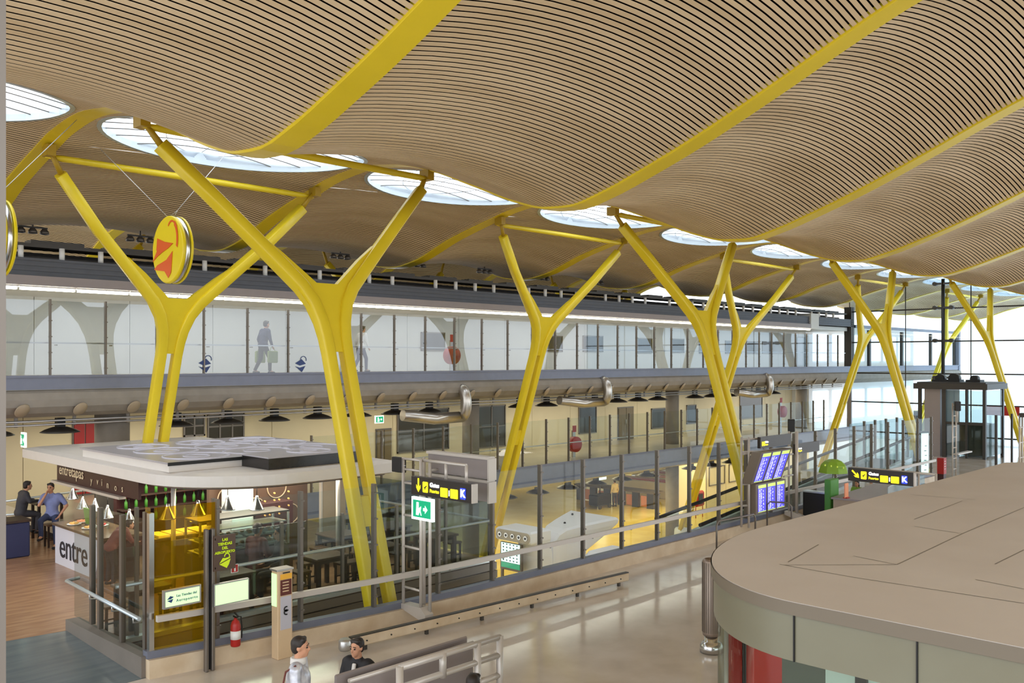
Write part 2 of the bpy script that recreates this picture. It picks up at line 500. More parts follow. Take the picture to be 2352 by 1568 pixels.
# lens skylights between the beams
for i in range(len(XB) - 1):
    xm = (XB[i] + XB[i + 1]) / 2; nE = 48
    el = [(xm + LA * math.cos(2 * PI * k / nE), YCR + LB * math.sin(2 * PI * k / nE)) for k in range(nE)]
    fr = MB()
    vs = []
    for (x, y) in el:
        nx, ny = (x - xm) / LA, (y - YCR) / LB
        z = zr(x, y, i)
        vs += [(x + nx * .07, y + ny * .07, z - .02), (x - nx * .03, y - ny * .03, z - .02), (x - nx * .03, y - ny * .03, z + .45), (x + nx * .07, y + ny * .07, z + .45)]
    fr.add(vs, [(4 * k + q, 4 * k + (q + 1) % 4, 4 * ((k + 1) % nE) + (q + 1) % 4, 4 * ((k + 1) % nE) + q) for k in range(nE) for q in range(4)])
    wo = struct(f'window_{i + 1}', fr, 'trim_metal')
    # fabric sheets, and the dark seams where they meet
    fb, sm = MB(), MB(); ns = 11
    for k in range(ns):
        ya, yb2 = YCR - LB + 2 * LB * k / ns, YCR - LB + 2 * LB * (k + 1) / ns
        for sgn in (0,):
            n = 14; vs = []
            for j in range(n + 1):
                t = -1 + 2 * j / n
                for y in (ya, yb2):
                    w = LA * math.sqrt(max(0, 1 - ((y - YCR) / LB) ** 2)) * .995
                    x = xm + w * t
                    vs.append((x, y, zr(x, y, i) + .12 + .16 * (1 - t * t)))
            fb.add(vs, [(2 * j, 2 * j + 1, 2 * j + 3, 2 * j + 2) for j in range(n)], True)
        if k:
            y = ya; w = LA * math.sqrt(max(0, 1 - ((y - YCR) / LB) ** 2)) * .99
            sm.tube([(xm + w * t, y, zr(xm + w * t, y, i) + .10 + .16 * (1 - t * t)) for t in [-1 + q / 6 for q in range(13)]], .012, 5, smooth=False)
    for t in (-.5, 0, .5):
        pts = [(xm + LA * t * math.sqrt(max(0, 1 - q * q)), YCR + LB * q, 0) for q in [-.96 + .16 * r for r in range(13)]]
        pts = [(x, y, zr(x, y, i) + .11 + .16 * (1 - t * t)) for (x, y, _) in pts]
        sm.tube(pts, .008, 4, smooth=False)
    fb.build('fabric_sheet', 'skylight_fabric', wo); sm.build('seam', 'alu_dark', wo)

# ------------------------------------------------------------------ yellow Y columns
def y_column(x0, base_z, y_of, label, group, ztop=9.32, tie=True, foot=None):
    def P(dx, z): return (x0 + dx, y_of(z), z)
    t = thing('yellow_column', label, 'column', P(0, base_z), group=group)
    for s in (-1, 1):
        prof = [(.25, base_z), (.235, base_z + (5.2 - base_z) * .35), (.225, base_z + (5.2 - base_z) * .7), (.225, 5.2), (.24, 5.55), (.29, 5.9), (.42, 6.3), (.64, 6.64), (1.05, 7.06), (1.6, 7.61), (2.3, 8.3), (3.35, ztop)]
        rad = [.11, .122, .128, .132, .136, .142, .15, .156, .156, .152, .148, .14]
        b = MB().tube([P(s * dx, z) for dx, z in prof], rad, 14, flat=(.95, 1.))
        b.build('limb', 'yellow', t)
        e = MB()
        e.tube([P(s * 3.3, ztop - .05), P(s * 3.62, zb(y_of(ztop)) - .12)], [.075, .055], 8)
        pt = P(s * 3.66, zb(y_of(ztop)) - .1)
        e.box(pt[0], pt[1], pt[2], .2, .34, .26)
        e.build('pin_joint', 'yellow_dark', t)
    # gusset plate in the crotch, web plates between the legs
    g = MB(); out = [(-.2, 5.25), (-.34, 5.9), (-1.5, 7.72), (-.98, 7.34), (-.27, 6.74), (.27, 6.74), (.98, 7.34), (1.5, 7.72), (.34, 5.9), (.2, 5.25)]
    m = (y_of(7) - y_of(6))
    vs = [(x0 + dx, y_of(z) - .07, z) for dx, z in out] + [(x0 + dx, y_of(z) + .07, z) for dx, z in out]; n = len(out)
    # split the outline into convex pieces so that it fills properly
    for idx in ([0, 1, 4, 5, 8, 9], [1, 2, 3, 4], [5, 6, 7, 8]):
        q = [vs[a] for a in idx] + [vs[a + n] for a in idx]; k = len(idx)
        g.add(q, [tuple(range(k)), tuple(range(k, 2 * k))[::-1]] + [(a, k + a, k + (a + 1) % k, (a + 1) % k) for a in range(k)])
    g.build('gusset_plate', 'yellow', t)
    w = MB()
    zc = max(base_z + 1.2, 1.95)
    w.add([P(-.2, zc - .3), P(.2, zc - .3), P(.2, zc + .3), P(-.2, zc + .3)], [(0, 1, 2, 3)])
    vs = [(x, y - .08, z) for (x, y, z) in w.v] + [(x, y + .08, z) for (x, y, z) in w.v]
    w = MB().add(vs, [(0, 1, 2, 3), (7, 6, 5, 4), (0, 4, 5, 1), (1, 5, 6, 2), (2, 6, 7, 3), (3, 7, 4, 0)])
    w.build('web_plate', 'yellow', t)
    if tie:
        z = zb(y_of(9.6)) - .22; y = y_of(9.6)
        MB().tube([(x0 - 3.7, y, z), (x0 - 3.3, y, z), (x0, y, z), (x0 + 3.3, y, z), (x0 + 3.7, y, z)], [.035, .08, .088, .08, .035], 12).build('tie_rod', 'yellow', t)
    if foot: foot(t)
    return t
yn = lambda z: 14.72 + z * (16.73 - 14.72) / 6.82
yf = lambda z: 26.8 + (z + 2.47) * (23.67 - 26.8) / 9.29
yr = lambda z: 33.2 + z * .05
near_lab = ['largest yellow Y column, rising in front of the round cafe canopy', 'yellow Y column behind the flight information board, near row', 'yellow Y column beside the lift box, near row', 'yellow Y column at the bright end glazing, near row', 'faint yellow Y column outside the end glazing, near row']
far_lab = ['yellow Y column behind the cafe canopy, beside the hanging oval sign', 'yellow Y column between the black gate sign and the red hose reel gallery', 'yellow Y column standing by the red hose cabinet on the lower floor', 'yellow Y column by the green parasol, in front of the end glazing', 'yellow Y column outside the end glazing, far row']
for k in range(4):
    y_column(11.4 + 15 * k, 0. if k >= 2 else -2.3, yn, near_lab[k], 'near row of yellow columns')
for k in range(5):
    y_column(11.4 + 15 * k, -4.0, yf, far_lab[k], 'far row of yellow columns', ztop=9.5)
for k in range(3):
    y_column(11.4 + 15 * k, 4.0, yr, ['yellow Y column behind the upper gallery roof, nearest of those', 'yellow Y column behind the upper gallery roof, middle of those', 'yellow Y column behind the upper gallery roof, last of those'][k], 'rear row of yellow columns', tie=False)

# ------------------------------------------------------------------ floors
def yk(x): return 13.5 + (.65 * ((12.5 - x) / 6.1) ** 1.4 if x < 12.5 else 0)
XS = [6.35, 6.8, 7.4, 8, 9, 10, 11, 12.5, 39.2]
nf = MB()
poly = [(x, yk(x) + .12) for x in XS] + [(39.2, 19.5), (60.8, 19.5), (60.8, -14), (-10, -14), (-10, 14.3)]
nf.prism(poly, -.35, 0)
struct('floor', nf, 'marble')
lf = MB(); lf.prism([(-10, 14.3), (6.35, 14.3), (6.5, 17.85), (-10, 19.6)], -.35, -.002); struct('floor_left', lf, 'grey_floor')
cf = MB(); cf.prism([(-10, 19.6), (6.5, 17.85), (6.5, 16.3), (16.2, 16.3), (16.2, 26.2), (9.4, 26.2), (9.4, 30.5), (-10, 30.5)], -.35, 0.); struct('floor_cafe', cf, 'timber_floor')
lo = MB(); lo.b2(6, 61, 4, 46, -4.7, -4.5); struct('floor_lower', lo, 'marble_yellow')
# stone kerb of the near balustrade with its steel channel
kb, kc = MB(), MB()
pf = [(x, yk(x)) for x in XS]
def ribbon(b, pts, y0, y1, z0, z1):
    vs = []
    for (x, y) in pts: vs += [(x, y + y0, z0), (x, y + y0, z1), (x, y + y1, z1), (x, y + y1, z0)]
    n = len(pts)
    b.add(vs, [(4 * k + q, 4 * k + (q + 1) % 4, 4 * k + 4 + (q + 1) % 4, 4 * k + 4 + q) for k in range(n - 1) for q in range(4)] + [(0, 3, 2, 1), tuple(4 * n - 4 + q for q in range(4))])
ribbon(kb, pf, 0, .3, 0, .30); struct('trim_1', kb, 'marble_kerb')
ribbon(kc, pf, .08, .24, .30, .42); struct('trim_2', kc, 'steel_blue')
# plinth of the short return balustrade
pl = MB(); pl.add([(6.28, 14.3, 0), (6.28, 14.3, .34), (6.5, 14.3, .34), (6.5, 14.3, 0), (6.42, 17.9, 0), (6.42, 17.9, .2), (6.66, 17.9, .2), (6.66, 17.9, 0)], [(0, 1, 2, 3), (7, 6, 5, 4), (0, 4, 5, 1), (1, 5, 6, 2), (2, 6, 7, 3)])
struct('trim_3', pl, 'plinth')
# slab edge of the cafe terrace, with its metal strips
se = MB()
for k in range(5): se.b2(6.5, 16.2, 16.22 - .02 * (k % 2), 16.3, -1.0 + .2 * k, -.82 + .2 * k)
struct('trim_4', se, 'edge_strip')
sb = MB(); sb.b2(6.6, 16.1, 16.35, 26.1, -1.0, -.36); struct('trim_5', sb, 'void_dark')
wl = MB(); wl.b2(6.0, 6.3, 14.4, 26, -4.5, -.36); struct('wall_lower_left', wl, 'concrete')
wl = MB(); wl.b2(6.0, 61, 13.2, 13.45, -4.5, -.36); struct('wall_lower_near', wl, 'concrete')

# ------------------------------------------------------------------ galleries
GY = 26.4; X0G, X1G = -8., 61.
up = MB(); up.prism([(GY, 4.62), (GY, 4.25), (GY + .15, 4.25), (GY + .15, 4.3), (31.5, 4.3), (31.5, 4.62)], X0G, 82, 'x'); struct('floor_upper_gallery', up, 'gallery_floor')
ub = MB(); ub.b2(X0G, 82, GY - .06, GY, 4.27, 4.66); ub.b2(X0G, 82, GY - .1, GY, 4.6, 4.66); struct('trim_6', ub, 'steel_blue')
uc = MB(); pr = [(GY + .02, 4.27), (GY - .12, 4.18), (GY - .18, 4.0), (GY - .14, 3.8), (GY + .05, 3.62), (GY + .4, 3.5), (28.2, 3.46), (28.2, 4.27)]
uc.prism(pr, X0G, 82, 'x'); struct('trim_7', uc, 'concrete')
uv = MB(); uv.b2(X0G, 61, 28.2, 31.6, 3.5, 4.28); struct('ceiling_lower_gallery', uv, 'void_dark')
lw = MB(); lw.b2(9.4, 64, GY + .06, 31.6, .18, .54); struct('floor_lower_gallery', lw, 'gallery_floor')
lb = MB(); lb.b2(9.4, 64, GY, GY + .06, -.1, .54); lb.b2(9.4, 64, GY - .05, GY + .06, .5, .56); lb.prism([(GY + .02, -.1), (GY - .1, -.16), (GY - .1, -.3), (GY + .3, -.44), (GY + .8, -.44), (GY + .8, -.1)], 9.4, 64, 'x'); struct('trim_8', lb, 'steel_blue')
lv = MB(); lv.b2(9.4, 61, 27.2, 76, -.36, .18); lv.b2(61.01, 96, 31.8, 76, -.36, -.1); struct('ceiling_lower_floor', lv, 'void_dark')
# back walls
wb = MB()
for k in range(24): wb.b2(X0G + 3 * k + .01, X0G + 3 * k + 2.99, 30.5, 30.7, 4.62, 7.1)
struct('wall_upper_gallery', wb, 'cream_cool')
ur = MB(); ur.b2(X0G, 60.6, GY + .35, 31.6, 7.06, 7.3); struct('ceiling_upper_gallery', ur, 'cream_cool')
wb = MB()
for k in range(24): wb.b2(X0G + 3 * k + .01, X0G + 3 * k + 2.99, 31.5, 31.7, .54, 3.5)
struct('wall_lower_gallery', wb, 'cream')
wb = MB(); wb.b2(X0G, 61, 31.7, 31.8, -.36, 7.3); struct('wall_rear', wb, 'cream')
# parapet over the upper gallery: pale lip, ribbed band, services deck
pp = MB(); pp.b2(X0G, 54.5, GY - .02, GY + .4, 7.1, 7.36); struct('trim_9', pp, 'sign_panel_grey')
rb = MB()
for k in range(7): rb.b2(X0G, 54.5, GY + .1 + .03 * (k % 2), GY + .3, 7.36 + .07 * k, 7.43 + .07 * k); rb.b2(55.6, 61, GY + .1 + .03 * (k % 2), GY + .3, 7.36 + .07 * k, 7.43 + .07 * k)
struct('trim_10', rb, 'ribbed_grey')
pw = MB(); pw.b2(54.5, 55.6, GY, GY + 1.2, 7.06, 8.05); struct('trim_11', pw, 'cream_cool')
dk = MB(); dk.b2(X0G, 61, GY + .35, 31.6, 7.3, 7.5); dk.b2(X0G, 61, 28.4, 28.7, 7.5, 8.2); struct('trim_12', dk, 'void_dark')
# service deck on top: dark beam along the edge on short white stubs
t = thing('services_rack', 'dark services rack on short white stubs along the gallery roof edge', 'services rack', (0, GY + .6, 7.5))
rk = MB(); rk.b2(X0G, 60.5, GY + .3, GY + 1.1, 8.17, 8.27)
for k in range(33): rk.box(X0G + 1 + 2.05 * k, GY + .6, 8.31, 1.1 + .5 * random.random(), .5, .07 + .06 * random.random())
rk.tube([(X0G, GY + .9, 7.95), (60.5, GY + .9, 7.95)], .06, 6)
rk.build('tray', 'dark_steel', t)
st0 = MB().cyl((X0G + .5, GY + .24, 7.83), .075, .35, 10).build('stub', 'white_paint', t)
for k in range(1, 64):
    if k % 5 not in (3,): dup_part(st0, (1.06 * k, 0, 0))

# pillars
pl0 = None
pl_lab = ['thick round concrete pillar behind the cafe canopy', 'round concrete pillar behind the black gate sign', 'round concrete pillar behind the second far yellow column', 'round concrete pillar near the far end of the lower gallery']
for k in range(4):
    x = 11.4 + 15 * k
    b = MB().cyl((x, 28.0, -4.5), .36 if k else .5, 4.1, 24).cyl((x, 28.0, .54), .36 if k else .5, 2.95, 24)
    t = thing('concrete_pillar', pl_lab[k], 'pillar', (x, 28.0, -4.5), group='concrete pillars under the gallery')
    b.build('shaft', 'concrete', t)

def balustrade(name, label, x_first, n, pitch, y, z0, zt, post_r, glassm, rail_z, rail_y, loc, rail_m='alu', rail_h=.05, rail_d=.05, skip=(), yfun=None, pane_mats=None, x_start=None):
    t = thing(name, label, 'balustrade', loc)
    L = Vector(loc)
    p0 = None
    xs = [x_first + pitch * k for k in range(n)]
    for k, x in enumerate(xs):
        yy = yfun(x) if yfun else y
        if k in skip: continue
        if p0 is None:
            b = MB().b2(x - post_r, x + post_r, yy - .05, yy + .05, z0, zt)
            for q in range(5): b.b2(x - post_r - .015, x + post_r + .015, yy - .075, yy - .03, z0 + (zt - z0) * (.08 + .21 * q), z0 + (zt - z0) * (.08 + .21 * q) + .03)
            p0 = b.build('post', 'alu_dark', t); px0, py0 = x, yy
        else: dup_part(p0, (x - px0, yy - py0, 0))
    xs2 = ([x_start] if x_start else []) + xs
    for k in range(len(xs2) - 1):
        xa, xb = xs2[k], xs2[k + 1]; ya = yfun(xa) if yfun else y; yb2 = yfun(xb) if yfun else y
        vs = [(xa + .03, ya - .006, z0), (xb - .03, yb2 - .006, z0), (xb - .03, yb2 - .006, zt - .04), (xa + .03, ya - .006, zt - .04)]
        gm = pane_mats.get(k, glassm) if pane_mats else glassm
        MB().add(vs, [(0, 1, 2, 3)]).build('glass_pane', gm, t)
    r = MB(); pts = []
    xs3 = xs2 if yfun else [xs[0] - pitch, xs[-1] + pitch]
    pts = [(x, (yfun(x) if yfun else y) + rail_y, rail_z) for x in xs3]
    vs = []
    for (x, yy, z) in pts: vs += [(x, yy - rail_d / 2, z - rail_h / 2), (x, yy - rail_d / 2, z + rail_h / 2), (x, yy + rail_d / 2, z + rail_h / 2), (x, yy + rail_d / 2, z - rail_h / 2)]
    m_ = len(pts)
    r.add(vs, [(4 * k + q, 4 * k + (q + 1) % 4, 4 * k + 4 + (q + 1) % 4, 4 * k + 4 + q) for k in range(m_ - 1) for q in range(4)] + [(0, 3, 2, 1), tuple(4 * m_ - 4 + q for q in range(4))])
    r.build('handrail', rail_m, t)
    bk = MB()
    for x in xs[::1]:
        yy = yfun(x) if yfun else y
        bk.box(x + .18, yy + rail_y / 2, rail_z - .06, .03, abs(rail_y), .03)
    bk.build('bracket', 'alu_dark', t)
    return t
xg0 = aty(115, 850, GY + .1).x
balustrade('gallery_balustrade', 'tall glass screen with slim posts along the upper gallery edge', xg0 - 6, 38, 1.5, GY + .1, 4.66, 6.75, .022, 'glass_gallery', 5.55, .16, (xg0 - 6, GY + .1, 4.66), 'alu', .04, .04)
xl0 = aty(1143, 1080, GY + .1).x
balustrade('gallery_balustrade', 'glass screen with dark slim posts along the lower gallery edge', xl0 - 9, 27, 1.5, GY + .1, .54, 2.5, .022, 'glass_clear', 1.35, .16, (xl0 - 9, GY + .1, .54), 'alu', .04, .04)
# strip lights under the parapet
t0 = None
for k in range(42):
    x = X0G + 1.5 * k + .6
    if 54.2 < x < 55.8: continue
    if t0 is None:
        t0 = thing('downlight_strip', 'white strip light in the continuous line above the upper gallery', 'strip light', (x, GY + .3, 7.0), group='strip lights above the upper gallery')
        MB().b2(x - .7, x + .7, GY + .2, GY + .34, 6.99, 7.06).build('tube', 'tube_light', t0)
        MB().b2(x - .74, x + .74, GY + .19, GY + .35, 7.06, 7.1).build('housing', 'white_paint', t0)
    else: dup(t0, (x, GY + .3, 7.0))
# oval soffit lights in the concrete edge
t0 = None
xo = aty(52, 923, GY - .15).x
for k in range(36):
    x = xo - 3 + 1.5 * k
    if t0 is None:
        t0 = thing('soffit_light', 'round cap set in the rounded concrete edge below the upper gallery', 'soffit light', (x, GY - .08, 3.72), group='round caps in the concrete gallery edge')
        b = MB().lathe([(.21, 0), (.2, .025), (.02, .035)], (0, 0, 0), 20)
        R = Matrix.Rotation(math.radians(125), 4, 'X') @ Matrix.Rotation(.25, 4, 'Y')
        b.v = [tuple(R @ Vector(p) + Vector((0, -.03, 0))) for p in b.v]
        b.build('cap', 'beige_panel', t0, local=True)
    else: dup(t0, (x, GY - .08, 3.72))
# pipes hanging below
t = thing('pipe_rack', 'pair of long pale pipes on hangers under the upper gallery slab', 'pipe rack', (0, GY + .5, 3.46))
MB().tube([(X0G, GY + .85, 3.36), (60.9, GY + .85, 3.36)], .035, 8).build('pipe', 'alu', t)
MB().tube([(X0G, GY + .85, 3.25), (60.9, GY + .85, 3.25)], .03, 8).build('pipe', 'alu', t)
h0 = MB().cyl((X0G + 1, GY + .95, 3.2), .05, .28, 10).build('hanger', 'tube_grey', t)
for k in range(1, 44): dup_part(h0, (1.55 * k, 0, 0))
# dish lamps
def dish(loc, label, group):
    t = thing('dish_pendant_lamp', label, 'lamp', loc, group=group)
    MB().lathe([(.04, .16), (.2, .15), (.42, .07), (.54, 0), (.5, -.015), (.3, .03), (.02, .06)], (0, 0, 0), 24).build('dish', 'dark_steel', t, local=True)
    MB().box(0, 0, .28, .22, .22, .26).build('gear_box', 'black', t, local=True)
    return t
d0 = dish((X0G + 16, 27.6, 3.0), 'dark dish lamp hanging in the row under the upper gallery slab', 'dish lamps under the upper gallery')
for k in range(1, 26):
    if all(abs(X0G + 16 + 1.75 * k - 11.4 - 15 * q) > 1.0 for q in range(4)): dup(d0, (X0G + 16 + 1.75 * k, 27.6, 3.0))
d0 = dish((20, 27.9, -.95), 'dark dish lamp hanging in the row under the lower gallery slab', 'dish lamps under the lower gallery')
for k in range(1, 16):
    if all(abs(20 + 2.1 * k - 11.4 - 15 * q) > 1.0 for q in range(4)): dup(d0, (20 + 2.1 * k, 27.9, -.95))
# elbow ducts
for (u, v, s, lab) in ((1062, 925, 1.3, 'fat metal duct elbow under the gallery, beside the pillar behind the gate sign'), (1388, 898, 1.2, 'metal duct elbow under the gallery, right of the second far yellow column'), (1762, 884, 1.2, 'small metal duct elbow under the gallery, beyond the crossing yellow columns')):
    p = aty(u, v, GY - .15); r = .17 * s; t = thing('ventilation_duct', lab, 'duct', p)
    pts = [(p.x, p.y + .7, p.z + .42 * s)] + [(p.x + .02, p.y + .05 - .25 * math.sin(a) , p.z + .42 * s * math.cos(a)) for a in [PI * q / 8 for q in range(0, 9)]] + [(p.x - 1.2, p.y + .3, p.z - .45 * s), (p.x - 2.6, p.y + .5, p.z - .3 * s)]
    MB().tube(pts, r, 14).build('duct_body', 'duct', t)
# gallery windows in the back walls
wn = 40
def wall_win(us, y, frame=.05, gm='window_dark', name=None, mull=0):
    global wn
    a, b = aty(us[0], us[1], y), aty(us[2], us[3], y)
    x0, x1, z0, z1 = a.x, b.x, min(a.z, b.z), max(a.z, b.z)
    wn += 1
    b_ = MB()
    b_.b2(x0, x1, y - .06, y + .02, z0, z0 + frame); b_.b2(x0, x1, y - .06, y + .02, z1 - frame, z1)
    b_.b2(x0, x0 + frame, y - .06, y + .02, z0, z1); b_.b2(x1 - frame, x1, y - .06, y + .02, z0, z1)
    for k in range(mull): xm = x0 + (x1 - x0) * (k + 1) / (mull + 1); b_.b2(xm - .03, xm + .03, y - .06, y + .02, z0, z1)
    if mull: zm = z0 + (z1 - z0) * .5; b_.b2(x0, x1, y - .05, y + .02, zm - .03, zm + .03)
    w = struct(f'window_{wn}', b_, 'alu_dark')
    MB().b2(x0 + frame, x1 - frame, y - .03, y, z0 + frame, z1 - frame).build('pane', gm, w)
for us in ((966, 762, 1021, 806), (1245, 770, 1291, 808), (1338, 770, 1384, 808), (1463, 776, 1497, 811), (1541, 777, 1570, 810), (1605, 782, 1632, 812), (1665, 782, 1702, 812), (1712, 783, 1742, 812), (1750, 783, 1800, 812)): wall_win(us, 30.5)
for us, mu in (((911, 942, 1030, 1030), 1), ((1095, 932, 1160, 1024), 1), ((1328, 922, 1369, 993), 0), ((1495, 938, 1545, 980), 0), ((1576, 930, 1598, 972), 0), ((1698, 898, 1750, 958), 0), ((420, 955, 470, 1000), 1), ((475, 950, 560, 1005), 2)): wall_win(us, 31.5, .06, 'window_dark', mull=mu)
# doors
def wall_door(us, y, m, n_):
    a, b = aty(us[0], us[1], y), aty(us[2], us[3], y)
    d = struct(f'door_{n_}', MB().b2(a.x, b.x, y - .05, y + .02, .54, a.z), 'alu_dark')
    xm = (a.x + b.x) / 2
    for (x0, x1) in ((a.x + .05, xm - .02), (xm + .02, b.x - .05)): MB().b2(x0, x1, y - .08, y - .05, .6, a.z - .06).build('leaf', m, d)
    MB().tube([(xm - .1, y - .14, 1.4), (xm - .1, y - .14, 1.7)], .02, 6).build('handle', 'alu', d)
wall_door((862, 985, 898, 1000), 31.5, 'door_brown', 1)
wall_door((165, 968, 222, 1000), 31.5, 'red', 2)
wall_door((1418, 935, 1454, 1010), 31.5, 'door_brown', 3)
# doors of the upper gallery near its end
for n_, (u0, u1) in enumerate(((1828, 1850), (1905, 1935))):
    a, b = aty(u0, 780, 30.5), aty(u1, 780, 30.5)
    d = struct(f'door_{n_ + 4}', MB().b2(a.x, b.x, 30.44, 30.5, 4.62, 6.75), 'alu_dark')
    MB().b2(a.x + .08, b.x - .08, 30.42, 30.44, 4.66, 6.68).build('leaf', 'window_blue', d)

# floodlight clusters hanging below the far edge of the wave
f0 = None
for k, (u, v) in enumerate(((75, 528), (322, 548), (782, 588), (958, 607), (1113, 622), (1246, 638), (1372, 648))):
    p = aty(u, v, 28.3)
    lab = f'small floodlight cluster hanging under the far roof edge, {ORD[k]} of seven along the gallery'
    if f0 is None:
        f0 = thing('floodlight', lab, 'floodlight', p, group='floodlight clusters under the far roof edge')
        MB().tube([(0, 0, .1), (0, 0, .75)], .025, 6).build('hanger', 'alu_dark', f0, local=True)
        MB().box(0, 0, .08, .8, .06, .05).build('bar', 'dark_steel', f0, local=True)
        for s in (-.32, 0, .32): MB().lathe([(.06, .06), (.12, -.02), (.13, -.1), (.1, -.1), (.05, -.02)], (s, 0, 0), 12).build('lamp_head', 'alu_dark', f0, local=True)
    else: dup(f0, p, label=lab)
# ------------------------------------------------------------------ end glazing and the outside
EX = 61.0
ew = MB()
for y in (26.75, 22.98, 18.95, 15.0, 11.0, 7.0, 3.0): ew.tube([(EX, y, -.2), (EX, y, 10.4)], .035, 6)
for z in (.25, 2.25, 4.2, 6.28, 8.38): ew.b2(EX - .05, EX + .05, 2.9, 26.7, z - .045, z + .045)
wo = struct('window_60', ew, 'dark_steel')
MB().add([(EX, 2.9, -.2), (EX, 26.7, -.2), (EX, 26.7, 10.4), (EX, 2.9, 10.4)], [(0, 1, 2, 3)]).build('glass_pane', 'glass_end', wo)
t = thing('facade_mast', 'dark slender mast with paired clamps in front of the end glazing', 'mast', (EX - .35, 20.5, 0))
MB().tube([(EX - .35, 20.5, 0), (EX - .35, 20.5, 10.25)], .11, 10).build('pole', 'black', t)
for z in (9.95, 8.42, 6.32, 3.95):
    b = MB()
    for dy in (-.5, .5): b.tube([(EX - .5, 20.5 + dy, z), (EX - .1, 20.5 + dy, z)], .13, 8)
    b.b2(EX - .45, EX - .2, 19.9, 21.1, z - .06, z + .06)
    b.build('clamp', 'dark_steel', t)
t = thing('facade_post', 'thick dark steel post closing the upper gallery at its far end', 'post', (EX, 26.95, 4.3))
MB().b2(EX - .3, EX - .12, 26.5, 27.0, 4.3, 8.7).b2(EX - .05, EX + .2, 26.5, 27.0, 4.3, 8.7).build('flanges', 'dark_steel', t)
MB().b2(EX - .1, EX + .05, 26.6, 26.9, -.4, 8.7).build('web', 'sign_panel_grey', t)
go = MB(); go.b2(62, 190, -60, 120, -4.8, -4.6); struct('ground_outside', go, 'ground_out')
# outside: pale pier of the building going on beyond the glass
t = thing('pier_building', 'pale glazed pier continuing outside beyond the end glazing', 'building', (72, 30, -4.6))
MB().b2(62, 82, 30.2, 34, -4.6, 7.6).build('wall', 'out_white', t)
for k in range(6): MB().b2(62.6 + 3.2 * k, 65 + 3.2 * k, 30.1, 30.2, 5.0, 7.0).build('window', 'pier_glow', t)  # panes glow in place of daylight on the pier wall
for k in range(6): MB().b2(62.6 + 3.2 * k, 65 + 3.2 * k, 30.1, 30.2, .6, 2.8).build('window', 'pier_glow', t)
MB().b2(81.6, 82, GY - .1, GY + .3, 4.2, 7.6).b2(61.2, 82, GY, GY + .25, 7.3, 7.5).build('end_frame', 'steel_blue', t)
for x in (64, 70, 76, 81.5): MB().b2(x, x + .25, GY + .2, GY + .4, 4.6, 7.2).build('post', 'dark_steel', t)
# ------------------------------------------------------------------ lift at the far right
t = thing('lift_box', 'glass and grey panelled lift box with machinery on its roof', 'lift', (50, 16.5, 0))
MB().b2(50, 53, 17.05, 17.85, 0, 3.55).build('panel', 'sign_panel_grey', t)
for (y, w) in ((18.1, .14), (16.85, .2), (15.75, .1), (14.9, .14)): MB().b2(50 - .04, 50.16, y - w / 2, y + w / 2, 0, 3.75).build('post', 'dark_steel', t)
for y in (18.1, 14.9): MB().b2(52.9, 53.1, y - .07, y + .07, 0, 3.75).build('post', 'dark_steel', t)
MB().b2(49.8, 53.2, 14.7, 18.35, 3.55, 3.85).b2(49.9, 53.1, 14.8, 18.2, 3.85, 3.92).build('roof', 'dark_steel', t)
MB().b2(50.02, 50.05, 14.95, 16.75, .1, 3.5).build('glass', 'glass_grey', t)
MB().b2(50.02, 53, 14.86, 14.9, .1, 3.5).build('glass', 'glass_grey', t)
MB().b2(50.0, 50.1, 14.9, 16.8, 1.72, 1.86).build('transom', 'dark_steel', t)
MB().b2(51.2, 52.8, 15.1, 16.5, .05, 1.7).build('cabin', 'alu_dark', t)
for (y, r) in ((17.3, .22), (16.6, .26), (15.6, .18)):
    b = MB().cyl((50.6, y, 4.1), r, .5, 14, 'x').b2(50.5, 51.2, y - .35, y + .35, 3.92, 4.05); b.build('winch', 'black', t)

# ------------------------------------------------------------------ lower floor
PX = 22.0
def loft(rings, name, m, t):
    n = len(rings[0]); vs = [p for r in rings for p in r]; L = len(rings)
    return MB().add(vs, [tuple(range(n))[::-1], tuple(range((L - 1) * n, L * n))] + [(r * n + i, r * n + (i + 1) % n, (r + 1) * n + (i + 1) % n, (r + 1) * n + i) for r in range(L - 1) for i in range(n)]).build(name, m, t)
t = thing('info_pod', 'white moulded information pod with spotlit beige rim over a lit screen', 'information pod', (22.8, 21.2, -4.5))
a, b_ = atx(1139, 1203, PX), atx(1219, 1229, PX); zr0 = (a.z + b_.z) / 2; hr_ = .42
pl1 = lambda e, z: [(PX + e, b_.y + e, z), (PX + 1.0 - e, b_.y + e, z), (PX + 1.0 - e, a.y - e, z), (PX + e, a.y - e, z)]
loft([pl1(.04, zr0 - hr_), pl1(0, zr0 - hr_ + .05), pl1(0, zr0 - .06), pl1(.06, zr0)], 'hood', 'pod_white', t)
loft([[(PX + .4, b_.y + .02, -4.5), (PX + 1.2, b_.y + .02, -4.5), (PX + 1.2, b_.y + .9, -4.5), (PX + .4, b_.y + .9, -4.5)], [(PX + .4, b_.y + .02, zr0 - .9), (PX + 1.1, b_.y + .02, zr0 - .9), (PX + 1.1, b_.y + .9, zr0 - .9), (PX + .4, b_.y + .9, zr0 - .9)], [(PX + .32, b_.y + .02, zr0 - hr_ + .04), (PX + .98, b_.y + .02, zr0 - hr_ + .04), (PX + .98, b_.y + .9, zr0 - hr_ + .04), (PX + .32, b_.y + .9, zr0 - hr_ + .04)]], 'body', 'pod_white', t)
flat(rrect(0, -hr_ + .02, a.y - b_.y - .04, -.05, .16), (PX - .005, a.y - .02, zr0), YL, ZU, -.02, 'pod_rim', t, 'rim')
